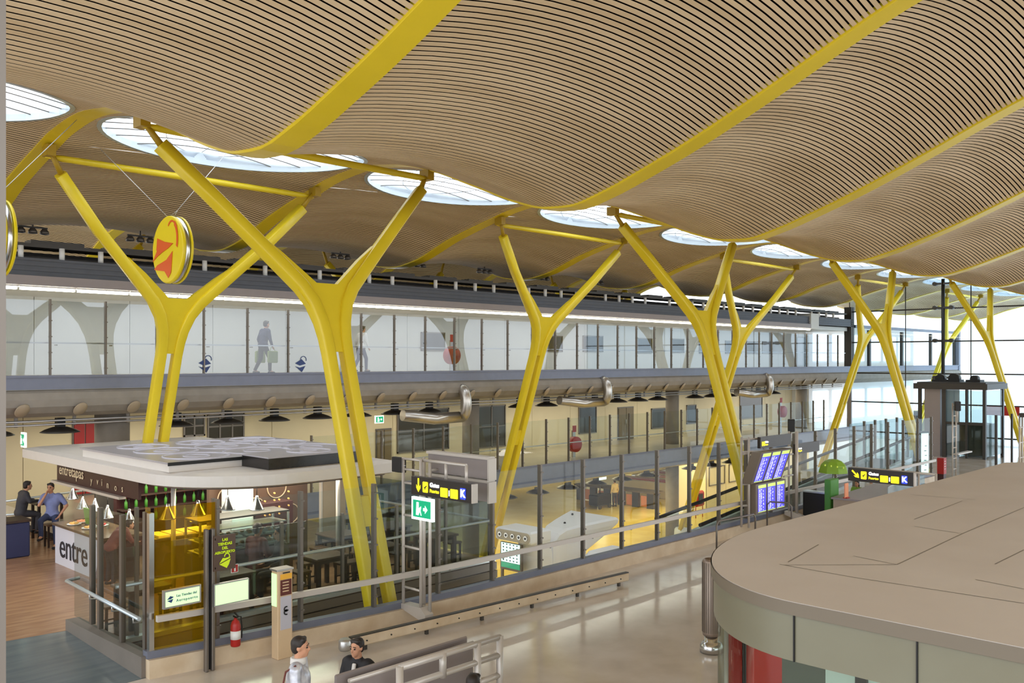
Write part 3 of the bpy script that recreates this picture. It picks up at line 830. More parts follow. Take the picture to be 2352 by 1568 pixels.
for k in range(5): MB().lathe([(.085, -.03), (.085, -.012), (.05, -.01)], (PX, a.y - .2 - .3 * k, zr0 - .23), 12, axis='x').build('spotlight', 'steel', t); MB().lathe([(.045, -.03), (.045, -.036)], (PX, a.y - .2 - .3 * k, zr0 - .23), 12, axis='x').build('lens', 'black', t)
a2, b2_ = atx(1152, 1242, PX + .1), atx(1194, 1253, PX + .1); zl = atx(1152, 1300, PX + .1).z
t = thing('display_screen', 'lit white and green screen standing under the white pod rim', 'screen', (PX + .1, (a2.y + b2_.y) / 2, -4.5))
MB().b2(PX + .1, PX + .2, b2_.y - .06, a2.y + .06, zl - .08, a2.z - .02).build('casing', 'alu_dark', t)
zs = zl + (a2.z - zl) * .22
MB().b2(PX + .08, PX + .1, b2_.y, a2.y, zs, a2.z - .03).build('lit_panel', 'display_white', t)
MB().b2(PX + .08, PX + .1, b2_.y, a2.y, zl, zs - .02).build('green_panel', 'display_green', t)
b = MB()
for i in range(5):
    for j in range(6): b.box(PX + .075, b2_.y + (a2.y - b2_.y) * (i + .7) / 5.4, zs + (a2.z - zs) * (j + .6) / 6.2, .01, .05, .04)
b.build('icons', 'text_dark', t)
for y in (b2_.y, a2.y): MB().b2(PX + .1, PX + .18, y - .04, y + .04, -4.5, zl - .08).build('stand', 'alu_dark', t)
t = thing('info_pod', 'white moulded wedge-shaped pod pointing away from the beige rimmed pod', 'information pod', (25, 21.5, -4.5))
def sec(x, z0, z1, y0, y1, e): return [(x, y0 + e, z0), (x, y0, z0 + e), (x, y0, z1 - e), (x, y0 + e, z1), (x, y1 - e, z1), (x, y1, z1 - e), (x, y1, z0 + e), (x, y1 - e, z0)]
SX = ((23.3, -4.5, -1.2, 20.6, 21.1), (23.55, -4.5, -.88, 20.52, 21.3), (23.9, -4.5, -.76, 20.5, 21.5), (24.9, -4.5, -.75, 20.55, 22.0), (25.0, -1.75, -.75, 20.55, 22.05), (26.1, -1.42, -.77, 20.65, 22.6), (27.1, -1.08, -.8, 20.75, 23.1), (27.3, -1.0, -.86, 20.85, 23.0))
loft([sec(x, z0, z1, y0, y1, .07) for x, z0, z1, y0, y1 in SX], 'shell', 'pod_white', t)
b = MB()
for q in ((24.6, 21.2), (26.2, 22.2)): b.sph((q[0], q[1], -.74), .045, 8)
b.build('sensor', 'black', t)
for (u, v, lab) in ((1404, 1262, 'top of a small white pod peeping over the near kerb, left one'), (1612, 1222, 'top of a small white pod peeping over the near kerb, right one')):
    p = aty(u, v, 19.5)
    t = thing('white_pod', lab, 'pod', (p.x, p.y, -4.5))
    MB().box(p.x, p.y, (p.z - 4.5) / 2, 1.7, 1.3, p.z + 4.5, bev=.2).build('shell', 'pod_white', t)
# belts and counters
def oriented(p, q): d = q - p; return math.atan2(d.y, d.x), d.length
lf2 = MB(); lf2.b2(6, 95, 46, 75, -4.7, -4.5); struct('floor_lower_far', lf2, 'marble_yellow')
wl = MB(); wl.b2(6, 95, 75, 75.3, -4.7, 0); wl.b2(95, 95.3, 32, 75.3, -4.7, 0); struct('wall_lower_far', wl, 'partition')
p, q = atz(1320, 1146, -4.5), atz(1505, 1170, -4.5); ang, L = oriented(p, q)
t = thing('security_counter', 'long dark counter with orange panels on the yellow lower floor', 'counter', p, ang)
MB().box(L / 2, .5, 1.02, L, 1.1, .12).build('worktop', 'conveyor', t, local=True)
for k in range(6): MB().box(.4 + (L - .8) * k / 5, .1, .48, .5, .2, .96).build('leg', 'dark_steel', t, local=True)
for k in range(5): MB().box(.4 + (L - .8) * (k + .5) / 5, .25, .4, (L - .8) / 5 - .6, .06, .7).build('panel', 'orange', t, local=True)
p, q = atz(1405, 1118, -3.6), atz(1520, 1132, -3.6); ang, L = oriented(p, q)
for k in range(4):
    t = thing('baggage_belt', f'long red and cream baggage belt behind the orange counter, {ORD[k]} back', 'belt', (p.x + 1.5 - 2.1 * (k + .6) * math.sin(ang), p.y + 1.5 + 2.1 * (k + .6) * math.cos(ang), -4.5), ang, group='baggage belts')
    MB().box(L / 2, .8, .55, L * 1.1, 1.5, 1.1, bev=.05).build('casing', 'cream', t, local=True)
    MB().box(L / 2, .8, 1.13, L * 1.08, .9, .06).build('belt', 'orange' if k % 2 else 'red', t, local=True)
wl = MB()
a0 = aty(1622, 1100, 31.0).x
for k in range(4): wl.b2(a0 + 2.4 * k, a0 + 2.4 * k + 2.36, 31.0, 31.2, -4.5, -.36)
wl.b2(a0 - .1, a0 + .05, 31.0, 34, -4.5, -.36)
struct('wall_partition', wl, 'partition')
for k in range(3):
    fr = MB(); x = a0 + .3 + 2.4 * k
    for (s0, s1, z0, z1) in ((x, x + 1.9, -2.9, -2.85), (x, x + 1.9, -1.75, -1.7), (x, x + .05, -2.9, -1.7), (x + 1.85, x + 1.9, -2.9, -1.7)): fr.b2(s0, s1, 30.95, 31, z0, z1)
    struct(f'window_{70 + k}', fr, 'alu_dark').data
p = atz(1606, 1188, -4.5)
t = thing('hose_cabinet', 'red fire hose cabinet on thin legs on the lower floor', 'fire hose', p)
MB().box(p.x, p.y, -3.35, .85, .3, .95, bev=.1).build('box', 'red', t); MB().box(p.x - .1, p.y - .17, -3.35, .45, .04, .6).build('reel_window', 'black', t)
for s in (-.38, .38): MB().tube([(p.x + s, p.y, -4.5), (p.x + s, p.y, -3.8)], .03, 6).build('leg', 'red', t)
p = aty(1590, 1152, 26.9)
t = thing('column_plinth', 'white plinth under the pointed foot of a yellow column', 'plinth', (41.4, 27.4, -4.5)); MB().lathe([(.42, 0), (.38, .5), (.3, .6)], (41.4, 27.4, -4.5), 20).build('block', 'pod_white', t)
p = atz(1378, 1166, -4.5)
t = thing('baggage_cart', 'dark cart with a lit white board beside the orange counter', 'cart', p)
MB().box(p.x, p.y, -3.95, 1.4, .8, .7, bev=.06).build('body', 'black', t); MB().tube([(p.x, p.y, -3.6), (p.x, p.y, -2.6)], .04, 6).build('mast', 'dark_steel', t)
MB().box(p.x, p.y - .1, -2.3, 1.0, .08, .75).build('lit_board', 'display_white', t)
for sx in (-.5, .5): MB().cyl((p.x + sx, p.y - .45, -4.36), .14, .1, 12, 'y').build('wheel', 'dark_steel', t)

# hose reels on the galleries
for (u, v, z0, lab) in ((1038, 816, 4.62, 'red hose reel drum on a post behind the upper gallery glass'), (1320, 1020, .54, 'red hose reel drum on a post behind the lower gallery glass'), (1797, 945, .54, 'small red hose reel far along the lower gallery')):
    p = aty(u, v, 27.3)
    t = thing('hose_reel', lab, 'hose reel', (p.x, p.y, z0))
    MB().lathe([(.03, -.17), (.34, -.16), (.36, -.13), (.36, .13), (.34, .16), (.03, .17)], (p.x, p.y, p.z), 22, axis='y').build('drum', 'red', t)
    MB().b2(p.x + .12, p.x + .3, p.y + .2, p.y + .3, z0, p.z + .62).build('post', 'alu', t)
    MB().b2(p.x + .08, p.x + .32, p.y + .17, p.y + .2, p.z + .55, p.z + .85).build('sign_plate', 'red', t)
# blue shop marks on the gallery glass
for (u, v) in ((470, 838), (690, 838)):
    p = aty(u, v, GY + .07)
    t = thing('glass_sticker', 'blue bag-shaped mark on the upper gallery glass, ' + ('beside the first far column' if u < 500 else 'beside the walking man'), 'sticker', p)
    flat([(-.2, .06), (.05, .2), (.22, .04), (-.02, -.02)], p, XR, ZU, -.008, 'text_blue', t, 'upper_flap')
    flat([(-.2, -.04), (-.02, -.09), (.2, -.03), (.06, -.24)], p, XR, ZU, -.008, 'text_blue', t, 'lower_flap')
    flat(band((.12, .18), .1, .125, -20, 190), p, XR, ZU, -.008, 'text_blue', t, 'handle_mark')
# green running man boards
def exit_sign(p, w, h, right, lab, arrow, par=None):
    R = Vector(right); N = R.cross(Vector(ZU))
    t = thing('exit_sign', lab, 'exit sign', p)
    flat([(-w / 2, -h / 2), (w / 2, -h / 2), (w / 2, h / 2), (-w / 2, h / 2)], Vector(p), right, ZU, -.06, 'exit_white', t, 'lit_box')
    q = Vector(p) + N * .002; a, b = w * .42, h * .38
    flat([(-a, -b), (a, -b), (a, b), (-a, b)], q, right, ZU, .004, 'exit_green', t, 'green_face')
    q = q + N * .006; s = h * .36
    s2 = 1 if arrow > 0 else -1
    # figure and door, then the arrow
    flat([(-.95 * s - s2 * s * .1, -.8 * s), (-.55 * s, -.8 * s), (-.55 * s, .8 * s), (-.95 * s, .8 * s)], q, right, ZU, .003, 'exit_white', t, 'door_mark')
    flat([(-.45 * s, .1 * s), (-.1 * s, .35 * s), (-.1 * s, .05 * s), (-.2 * s, -.2 * s), (0, -.8 * s), (-.15 * s, -.8 * s), (-.32 * s, -.3 * s), (-.6 * s, -.75 * s), (-.7 * s, -.65 * s)], q, right, ZU, .003, 'exit_white', t, 'runner_mark')
    flat([(.12 * s2 * s + .2 * s, .18 * s), (.65 * s, .18 * s), (.65 * s, .5 * s), (1.12 * s, 0), (.65 * s, -.5 * s), (.65 * s, -.18 * s), (.12 * s2 * s + .2 * s, -.18 * s)], q, right, ZU, .003, 'exit_white', t, 'arrow_mark')
    return t
p = aty(872, 963, 29.0); exit_sign(p, .42, .3, XR, 'small green exit sign hanging over the lower gallery doors', 1)
p = atx(52, 1010, 8.8); exit_sign(p, .3, .42, YL, 'small green exit sign on top of the canopy end', 1)

# ------------------------------------------------------------------ hanging oval signs
def oval_sign(c, lab):
    t = thing('round_sign', lab, 'hanging sign', (c[0], c[1], c[2] - .78))
    R = .77
    MB().lathe([(R - .03, .0), (R, .03), (R, .08)], c, 40, axis='x').build('face_ring', 'sign_yellow', t)
    MB().lathe([(R - .01, .08), (R - .01, .2)], c, 40, axis='x').build('metal_rim', 'steel', t)
    MB().lathe([(R, .2), (R, .25), (R - .03, .27)], c, 40, axis='x').build('back_ring', 'sign_yellow', t)
    f = Vector((c[0] - .006, c[1], c[2])); k_ = 1.16
    def fl(po, *a): return flat([(x * k_, y * k_) for x, y in po], *a)
    g = f
    fl(band((.2, .18), .26, .34, -25, 60, 10, .8, 1.2), g, YL, ZU, .006, 'logo_orange', t, 'logo_handle')
    fl(band((.2, .2), .27, .30, 60, 130, 10, .8, 1.2), g, YL, ZU, .006, 'logo_orange', t, 'logo_handle_tip')
    fl([(-.42, .26), (-.1, .16), (.28, .1), (-.02, .08), (-.3, -.02), (-.46, .02)], g, YL, ZU, .006, 'logo_orange', t, 'logo_top')
    fl([(-.62, -.2), (-.4, .04), (-.05, .1), (.26, .1), (.05, .02), (-.2, -.04), (-.45, -.12)], g, YL, ZU, .007, 'logo_orange', t, 'logo_fold')
    fl([(.24, -.05), (-.02, -.2), (-.42, -.28), (-.56, -.36), (-.1, -.42), (.06, -.56), (.18, -.46)], g, YL, ZU, .006, 'logo_orange', t, 'logo_bottom')
    w = MB(); z1 = zb(c[1])
    w.tube([(c[0] + .1, c[1] - .15, c[2] + R - .02), (c[0] + .1, c[1] - .3, c[2] + R + .1)], .008, 5)
    w.tube([(c[0] + .1, c[1] + .15, c[2] + R - .02), (c[0] + .1, c[1] - .3, c[2] + R + .1), (c[0] + 1.8, c[1] + .4, z1 - .1)], .008, 5)
    w.tube([(c[0] + .1, c[1] + .15, c[2] + R - .02), (c[0] - .9, c[1] + 1.5, z1 - .4)], .008, 5)
    w.build('wire', 'alu', t)
oval_sign(tuple(aty(384, 573, 20.)), 'round yellow hanging sign with an orange bag logo, beside the first far column')
oval_sign(tuple(aty(-22, 545, 20.)), 'round yellow hanging sign cut off at the frame edge')

# ------------------------------------------------------------------ cafe kiosk
def rplan(x0, y0, x1, y1, r, r2=.25):
    out = []
    for cx, cy, a0, rr in ((x1 - r2, y1 - r2, 0, r2), (x0 + r2, y1 - r2, 90, r2), (x0 + r, y0 + r, 180, r), (x1 - r2, y0 + r2, 270, r2)):
        for i in range(15): a = math.radians(a0 + 90 * i / 14); out.append((cx + rr * math.cos(a), cy + rr * math.sin(a)))
    return out
t = thing('cafe_canopy', 'white rounded canopy of the tapas cafe carrying a grey plate with rings', 'canopy', (8.4, 16.5, 0))
op = rplan(8.25, 16.45, 13.35, 26.25, 2.3); ip = rplan(8.5, 16.7, 13.15, 26.05, 2.1); n = len(op)
b = MB()
vs = [(x, y, 2.5) for x, y in op] + [(x, y, 2.72) for x, y in op] + [(x, y, 2.76) for x, y in ip] + [(x, y, 2.44) for x, y in ip]
b.add(vs, [(r * n + i, r * n + (i + 1) % n, (r + 1) * n + (i + 1) % n, (r + 1) * n + i) for r in range(2) for i in range(n)] + [(3 * n + i, 3 * n + (i + 1) % n, (i + 1) % n, i) for i in range(n)], False)
b.f.append(tuple(range(2 * n, 3 * n))); b.sm.append(False)
b.build('rim', 'canopy', t)
MB().prism(rplan(8.5, 16.7, 13.15, 26.05, 2.1), 2.42, 2.44).build('soffit', 'brown_panel', t)
MB().b2(8.5, 13.2, 18.05, 22.6, 2.76, 2.93).build('box_side', 'canopy', t)
MB().b2(10.15, 12.75, 16.95, 18.05, 2.76, 3.0).build('box_front', 'black_marble', t)
MB().b2(8.45, 13.25, 18.0, 22.65, 2.93, 2.97).b2(10.12, 12.78, 16.92, 18.0, 3.0, 3.03).build('top_plate', 'canopy_plate', t)
MB().b2(8.45, 13.25, 17.985, 17.998, 2.9, 2.97).build('dark_edge', 'black', t)
for (cx, cy, r) in ((9.5, 18.85, .72), (11.05, 18.95, .78), (12.45, 18.85, .72), (9.55, 20.4, .72), (11.1, 20.5, .75), (12.5, 20.4, .7), (9.6, 21.75, .6), (11.1, 21.8, .6), (12.5, 21.7, .6), (11.5, 17.5, .5)):
    z = 2.97 if cy > 18 else 3.03
    MB().lathe([(r, 0), (r, .02), (r - .035, .02), (r - .035, 0)], (cx, cy, z), 40, caps=False).lathe([(r * .4, 0), (r * .4, .015), (r * .4 - .03, .015), (r * .4 - .03, 0)], (cx, cy, z), 28, caps=False).build('ring', 'canopy_ring', t)
for (x, y) in ((9.0, 18.9), (12.6, 17.95), (12.9, 25.9)): MB().cyl((x, y, 0), .05, 2.44, 10).build('post', 'tube_grey', t)
# sign board of the cafe
sx = 8.62
a, b_ = atx(131, 1055, sx), atx(300, 1100, sx)
ys0, ys1 = a.y, atx(318, 1130, sx).y
t = thing('cafe_sign', 'dark maroon sign board with pale lettering under the canopy edge', 'sign', (sx, ys1, 1.7))
z1 = atx(140, 1104, sx).z
MB().b2(sx, sx + .06, ys1, ys0, z1, 2.40).build('board', 'maroon', t)
MB().b2(sx - .12, sx + .04, atx(285, 1150, sx).y, ys0 + .1, z1 - .06, z1).build('ledge', 'tube_grey', t)
p = atx(136, 1072, sx - .01); p2 = atx(199, 1097, sx - .01)
text('entretapas', abs(p.y - p2.y) / 4.75, (sx - .012, p.y, (p.z + p2.z) / 2), YL, ZU, 'text_cream', t, bold=.003)
for ch, (u, v) in zip('yvinos', ((208, 1103), (222, 1105), (233, 1108), (245, 1113), (263, 1119), (279, 1122))):
    p = atx(u, v, sx - .012); text(ch, .24, p, YL, ZU, 'text_cream', t)
# counter with "entre"
t = thing('cafe_counter', 'white fronted cafe counter lettered entre with a dark top', 'counter', (8.4, 22.5, 0))
ya, yb2 = atz(124, 1292, 0).y, atz(207, 1335, 0).y
xc = 8.38
b = MB(); b.prism([(ya, 0), (yb2 + .15, 0), (yb2 - .25, .95), (ya, .95)], xc, xc + .05, 'x'); b.build('front', 'counter_white', t)
MB().b2(xc + .05, xc + .9, yb2 - .2, ya - .05, 0, .93).build('body', 'maroon', t)
MB().b2(xc - .06, xc + .95, yb2 - .35, ya + .05, .95, 1.01).build('top', 'counter_top', t)
p = atx(136, 1262, xc - .01); text('entre', .86, (xc - .012, p.y, .47), YL, ZU, 'text_dark', t, spacing=.95)
# things on the counter
for k, (dx, dy, m_, lab) in enumerate(((.2, -.7, 'bread', 'plate of bread near the white counter corner'), (.45, -.5, 'orange', 'plate of orange pastries at the counter back'), (.25, -1.5, 'bread', 'wooden board of rolls in the middle of the counter'), (.6, -1.35, 'red', 'plate of red tapas beside the green menu card'))):
    x, y = xc + dx, ya + dy
    t = thing('food_plate', lab, 'plate of food', (x, y, 1.01), group='plates on the cafe counter')
    MB().lathe([(.02, 0), (.1, 0), (.17, .025), (.165, .03), (.02, .012)], (x, y, 1.01), 18).build('plate', 'white_paint', t)
    for q in range(5): MB().sph((x + .07 * math.cos(q * 1.26), y + .07 * math.sin(q * 1.26), 1.05), .05, 8, (1, .7, .6)).build('food_piece', m_, t)
p = Vector((xc + .42, ya - 1.05, 1.01))
t = thing('menu_card', 'bright green menu card standing on the cafe counter', 'menu card', p); MB().box(p.x, p.y, 1.22, .03, .5, .42, ry=-.15).build('card', 'green_leaf', t); MB().box(p.x + .05, p.y, 1.02, .12, .5, .02).build('foot', 'alu', t)
for k in range(3):
    p = Vector((xc + .35 + .2 * (k % 2), ya - 1.75 - .12 * k, 1.01))
    t = thing('drinking_glass', 'clear drinking glass on the cafe counter', 'glass', p, group='drinking glasses on the counter'); MB().lathe([(.03, 0), (.035, .16), (.03, .16), (.026, .01)], p, 14).build('cup', 'glass_clear', t)
# lit display case
p0 = Vector((9.5, 20.5, 0))
t = thing('display_case', 'lit glass display case with trays of food behind the amber glass', 'display case', (10.4, 18.6, 0))
MB().b2(9.3, 11.5, 18.3, 19.0, 0, .85).build('base', 'dark_wood', t)
for z in (.88, 1.12, 1.36): MB().b2(9.35, 11.45, 18.34, 18.96, z, z + .02).build('shelf', 'alu', t)
MB().b2(9.3, 11.5, 18.3, 19.0, 1.58, 1.62).build('lid', 'dark_steel', t)
for (x, y) in ((9.32, 18.32), (11.48, 18.32), (9.32, 18.98), (11.48, 18.98)): MB().b2(x - .02, x + .02, y - .02, y + .02, .85, 1.6).build('post', 'alu', t)
MB().b2(9.4, 11.4, 18.9, 18.95, 1.53, 1.57).build('lamp_tube', 'showcase', t)
MB().b2(9.34, 11.46, 18.31, 18.315, .9, 1.56).build('glass', 'glass_clear', t)
for k in range(8):
    x, z = 9.65 + .5 * (k % 4), (.9, 1.14)[k // 4]
    t = thing('food_tray', 'pale tray of pastries inside the lit display case', 'tray', (x, 18.62, z), group='trays in the display case')
    MB().box(x, 18.62, z + .02, .42, .45, .03).build('tray', 'white_paint', t)
    for q in range(4): MB().sph((x - .12 + .08 * q, 18.62 + .1 * (-1) ** q, z + .06), .055, 8, (1, 1, .6)).build('pastry', 'bread', t)
# ice counter with silver trays
t = thing('serving_counter', 'bright steel serving counter of white trays under the pendant lamps', 'counter', (9.7, 20.9, 0))
MB().b2(9.3, 11.2, 20.4, 21.0, 0, .9).build('body', 'brown_panel', t); MB().b2(9.25, 11.25, 20.35, 21.05, .9, .96).build('top', 'steel', t)
for k in range(6): MB().box(9.5 + .32 * k, 20.7, .99, .27, .6, .05).build('tray', 'white_paint', t)
# pendant lamps
p0 = None
for k, (u, v, x) in enumerate(((167, 1133, 9.0), (190, 1155, 9.0), (218, 1160, 9.0), (247, 1176, 9.0), (297, 1186, 9.0), (385, 1176, 10.0), (455, 1168, 10.9), (523, 1156, 11.8), (590, 1156, 12.6))):
    q = atx(u, v, x) if k < 5 else aty(u, v, 18.0)
    lab = f'silver cone pendant lamp, {ORD[k]} along the cafe counter'
    if p0 is None:
        p0 = thing('pendant_lamp', lab, 'pendant lamp', q, group='silver pendant lamps of the cafe')
        MB().lathe([(.16, -.14), (.15, -.12), (.1, -.02), (.06, .06), (.035, .13), (.03, .17), (.01, .18)], (0, 0, 0), 20).build('shade', 'steel', p0, local=True)
        MB().tube([(0, 0, .17), (0, 0, .4)], .008, 5).build('cord', 'black', p0, local=True)
        MB().sph((0, 0, -.1), .05, 8).build('bulb', 'lamp_warm', p0, local=True)
    else: dup(p0, q, label=lab)
# back bar with bottles
t = thing('back_bar', 'dark maroon back bar with lit shelves inside the cafe', 'back bar', (11, 23.2, 0))
MB().b2(9.6, 13.0, 23.3, 23.5, 0, 2.4).build('back_panel', 'maroon', t)
for z in (.9, 1.25, 1.6, 1.95): MB().b2(9.6, 13.0, 22.95, 23.3, z, z + .03).build('shelf', 'dark_wood', t)
MB().b2(9.6, 13.0, 23.26, 23.29, 2.1, 2.14).build('lamp_tube', 'showcase', t)
b0 = None
for k in range(39):
    x, z = 9.75 + .26 * (k % 13), (.935, 1.285, 1.635)[k // 13]
    if b0 is None:
        b0 = thing('bottle', 'bottle in the rows on the back bar shelves', 'bottle', (x, 23.1, z), group='bottles on the back bar')
        MB().lathe([(.04, 0), (.04, .17), (.015, .22), (.015, .27)], (0, 0, 0), 12).build('glass_body', 'post_green', b0, local=True)
        MB().lathe([(.017, .265), (.017, .29), (.0, .29)], (0, 0, 0), 10).build('cap', 'red', b0, local=True)
    else: dup(b0, (x, 23.1, z))
# partition with round ornaments and wine rack
t = thing('cafe_partition', 'dark brown cafe partition with pale ring ornaments', 'partition', (12.2, 20.0, 0))
MB().b2(10.4, 13.1, 20.0, 20.12, 0, 2.42).build('panel', 'brown_panel', t)
for (x, z, r) in ((10.9, 1.75, .3), (11.6, 1.45, .26), (11.3, .95, .22), (12.2, 1.9, .28), (12.6, 1.2, .25)): MB().lathe([(r, 0), (r, -.02), (r - .025, -.02), (r - .025, 0)], (x, 20.0, z), 26, axis='y', caps=False).build('ring', 'beige_panel', t)
x0 = aty(738, 1200, 19.9).x; x1 = aty(792, 1200, 19.9).x
t = thing('cafe_screen', 'plain beige panel standing before the dark partition beside the leaning column', 'panel', ((x0 + x1) / 2, 19.9, 0)); MB().b2(x0, x1, 19.86, 19.92, 0, 2.1).build('panel', 'beige_panel', t); MB().b2(x0 - .04, x0, 19.84, 19.94, 0, 2.14).b2(x0, x1, 19.84, 19.94, 2.1, 2.14).build('frame', 'tube_grey', t)
a, b_ = aty(588, 1160, 19.4), aty(640, 1230, 19.4)
t = thing('wine_rack', 'dark red wine rack with pale bottle ends', 'wine rack', ((a.x + b_.x) / 2, 19.5, 0))
MB().b2(a.x, b_.x + .4, 19.4, 19.9, 0, a.z).build('case', 'maroon', t)
bt = MB()
for i in range(7):
    for j in range(9):
        if random.random() < .6: bt.cyl((a.x + .1 + .13 * i, 19.37, .5 + .17 * j), .022, .04, 8, 'y')
tag(bt.build('bottle_ends', 'bread', t), kind='stuff')
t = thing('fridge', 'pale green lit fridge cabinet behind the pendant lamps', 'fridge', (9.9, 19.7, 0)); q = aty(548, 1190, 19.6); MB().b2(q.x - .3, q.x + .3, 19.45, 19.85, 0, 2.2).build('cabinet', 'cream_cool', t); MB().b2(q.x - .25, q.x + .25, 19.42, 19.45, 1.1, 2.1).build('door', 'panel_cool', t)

# tables and stools
def table(loc, lab, grp):
    t = thing('cafe_table', lab, 'table', loc, group=grp)
    MB().box(0, 0, .73, .85, .85, .05, bev=.01).build('tabletop', 'table_wood', t, local=True)
    for sx in (-.34, .34):
        for sy in (-.34, .34): MB().box(sx, sy, .35, .08, .08, .7).build('leg', 'dark_wood', t, local=True)
    MB().box(0, 0, .66, .7, .7, .08).build('apron', 'dark_wood', t, local=True)
    return t
def stool(loc, lab, grp, h=.46):
    t = thing('stool', lab, 'stool', loc, group=grp)
    MB().box(0, 0, h, .36, .36, .05, bev=.01).build('seat', 'table_wood', t, local=True)
    for sx in (-.14, .14):
        for sy in (-.14, .14): MB().box(sx, sy, h / 2 - .01, .045, .045, h - .03).build('leg', 'dark_wood', t, local=True)
    MB().box(0, .14, h * .35, .26, .03, .03).box(0, -.14, h * .35, .26, .03, .03).build('rung', 'dark_wood', t, local=True)
    return t
TB = [(14.9, 17.1), (14.9, 18.9), (13.1, 17.1), (14.9, 20.8), (11.6, 17.1), (9.3, 17.1), (13.3, 18.9), (7.6, 17.3)]
tl = ['at the open corner of the terrace', 'behind the corner table', 'right of the leaning yellow column', 'third from the railing at the open end', 'left of the leaning yellow column', 'behind the light boxes', 'in the middle of the terrace', 'behind the amber glass']
tb0 = table((TB[0][0], TB[0][1], 0), 'square wooden cafe table ' + tl[0], 'cafe terrace tables')
for (x, y), l in list(zip(TB, tl))[1:]: dup(tb0, (x, y, 0), label='square wooden cafe table ' + l)
s0 = None; si = 0
for (x, y), l in zip(TB, tl):
    for k, (dx, dy) in enumerate(((-.58, 0), (.58, 0), (0, .64))):
        if x == 9.3 and k: continue
        lab = f'low dark wooden stool {["before", "beyond", "behind"][k]} the table {l}'
        if s0 is None: s0 = stool((x + dx, y + dy, 0), lab, 'low stools of the terrace')
        else: dup(s0, (x + dx, y + dy, 0), label=lab)
# tall table and stools of the two men on the left
ht = thing('bar_table', 'tall dark bar table between the two men at the cafe edge', 'table', (9.3, 27.5, 0))
MB().box(9.38, 27.55, 1.03, .8, .7, .06).build('tabletop', 'dark_wood', ht)
for (dx, dy) in ((-.3, -.25), (.3, -.25), (-.3, .25), (.3, .25)): MB().box(9.38 + dx, 27.55 + dy, .5, .07, .07, 1.0).build('leg', 'dark_wood', ht)
t = thing('newspaper', 'white papers lying on the tall bar table', 'papers', (9.3, 27.5, 1.06)); MB().box(9.3, 27.5, 1.068, .3, .24, .012, rz=.3).build('sheets', 'white_paint', t)
# cafe railing along the void
t = thing('cafe_railing', 'glass railing with a pale handrail along the cafe terrace edge', 'railing', (6.6, 16.35, 0))
MB().tube([(6.7, 16.3, 1.03), (16.1, 16.3, 1.03), (16.1, 22, 1.03)], .032, 8).build('handrail', 'trim_metal', t)
for x in (7.1, 8.6, 10.1, 11.6, 13.1, 14.6, 16.08): MB().b2(x - .03, x + .03, 16.33, 16.4, 0, 1.75 if x > 9.5 else 2.4).build('post', 'alu_dark', t)
MB().b2(6.7, 16.1, 16.36, 16.37, .08, 1.7).build('glass', 'glass_grey', t)
MB().b2(16.1, 16.11, 16.4, 22, .08, 1.7).build('glass', 'glass_grey', t)
MB().b2(6.6, 16.2, 16.26, 16.42, .0, .08).build('base_strip', 'trim_metal', t)
# left rails behind the two men
t = thing('guard_rail', 'pale double guard rail behind the two men at the cafe', 'rail', (8, 29.5, 0))
for (v0, v1) in ((1152, 1123), (1183, 1165)):
    a, b_ = aty(5, v0, 29.3), aty(215, v1, 29.3); MB().tube([a, b_], .035, 8).build('rail', 'trim_metal', t)
MB().b2(7.2, 7.3, 29.25, 29.35, 0, 1.2).build('post', 'alu_dark', t)
q = atz(22, 1277, 0)
t = thing('waste_bin', 'dark blue waste bin with a wooden lid at the floor boundary', 'bin', q)
MB().box(q.x, q.y, .45, .75, .75, .9, bev=.03).build('body', 'cloth_navy', t); MB().box(q.x, q.y, .93, .8, .8, .06).build('lid', 'dark_wood', t)
# ------------------------------------------------------------------ near balustrade
YB = lambda x: yk(x) + .15
balustrade('near_balustrade', 'long glass balustrade on the stone kerb with amber first pane and flat grey handrail', 7.49, 22, 1.5, None, .42, 2.74, .028, 'glass_clear', .95, -.17, (7.49, 13.6, 0), 'tube_grey', .1, .07, yfun=YB, pane_mats={0: 'glass_amber'}, x_start=6.45)
t = thing('return_balustrade', 'short glass return balustrade with brown posts running back to the cafe', 'balustrade', (6.45, 14.3, 0))
c0, c1 = Vector((6.42, 14.28, 0)), Vector((6.56, 17.85, 0))
LP = lambda f: c0 + (c1 - c0) * f
for k, f in enumerate((0, .05, .33, .62, .73)):
    p = LP(f); MB().b2(p.x - .04, p.x + .04, p.y - .045, p.y + .045, .3, 2.62 if k < 2 else 2.45).build('post', 'alu_dark' if k else 'steel', t)
MB().add([(c0.x, c0.y, .3), (LP(.06).x, LP(.06).y, .3), (LP(.06).x, LP(.06).y, 2.7), (c0.x, c0.y, 2.7)], [(0, 1, 2, 3)]).build('amber_pane', 'glass_amber', t)
MB().add([(LP(.06).x, LP(.06).y, .3), (c1.x, c1.y, .25), (c1.x, c1.y, 2.4), (LP(.06).x, LP(.06).y, 2.5)], [(0, 1, 2, 3)]).build('glass_pane', 'glass_grey', t)
MB().tube([LP(.03) + Vector((-.14, 0, .93)), LP(1) + Vector((-.14, 0, .93)), LP(1) + Vector((.1, .02, .95))], .034, 8).build('handrail', 'trim_metal', t)
b = MB()
for f in (.1, .36, .66): p = LP(f); b.tube([p + Vector((0, 0, .8)), p + Vector((-.14, 0, .82)), p + Vector((-.14, 0, .92))], .014, 5)
b.build('bracket', 'alu', t)

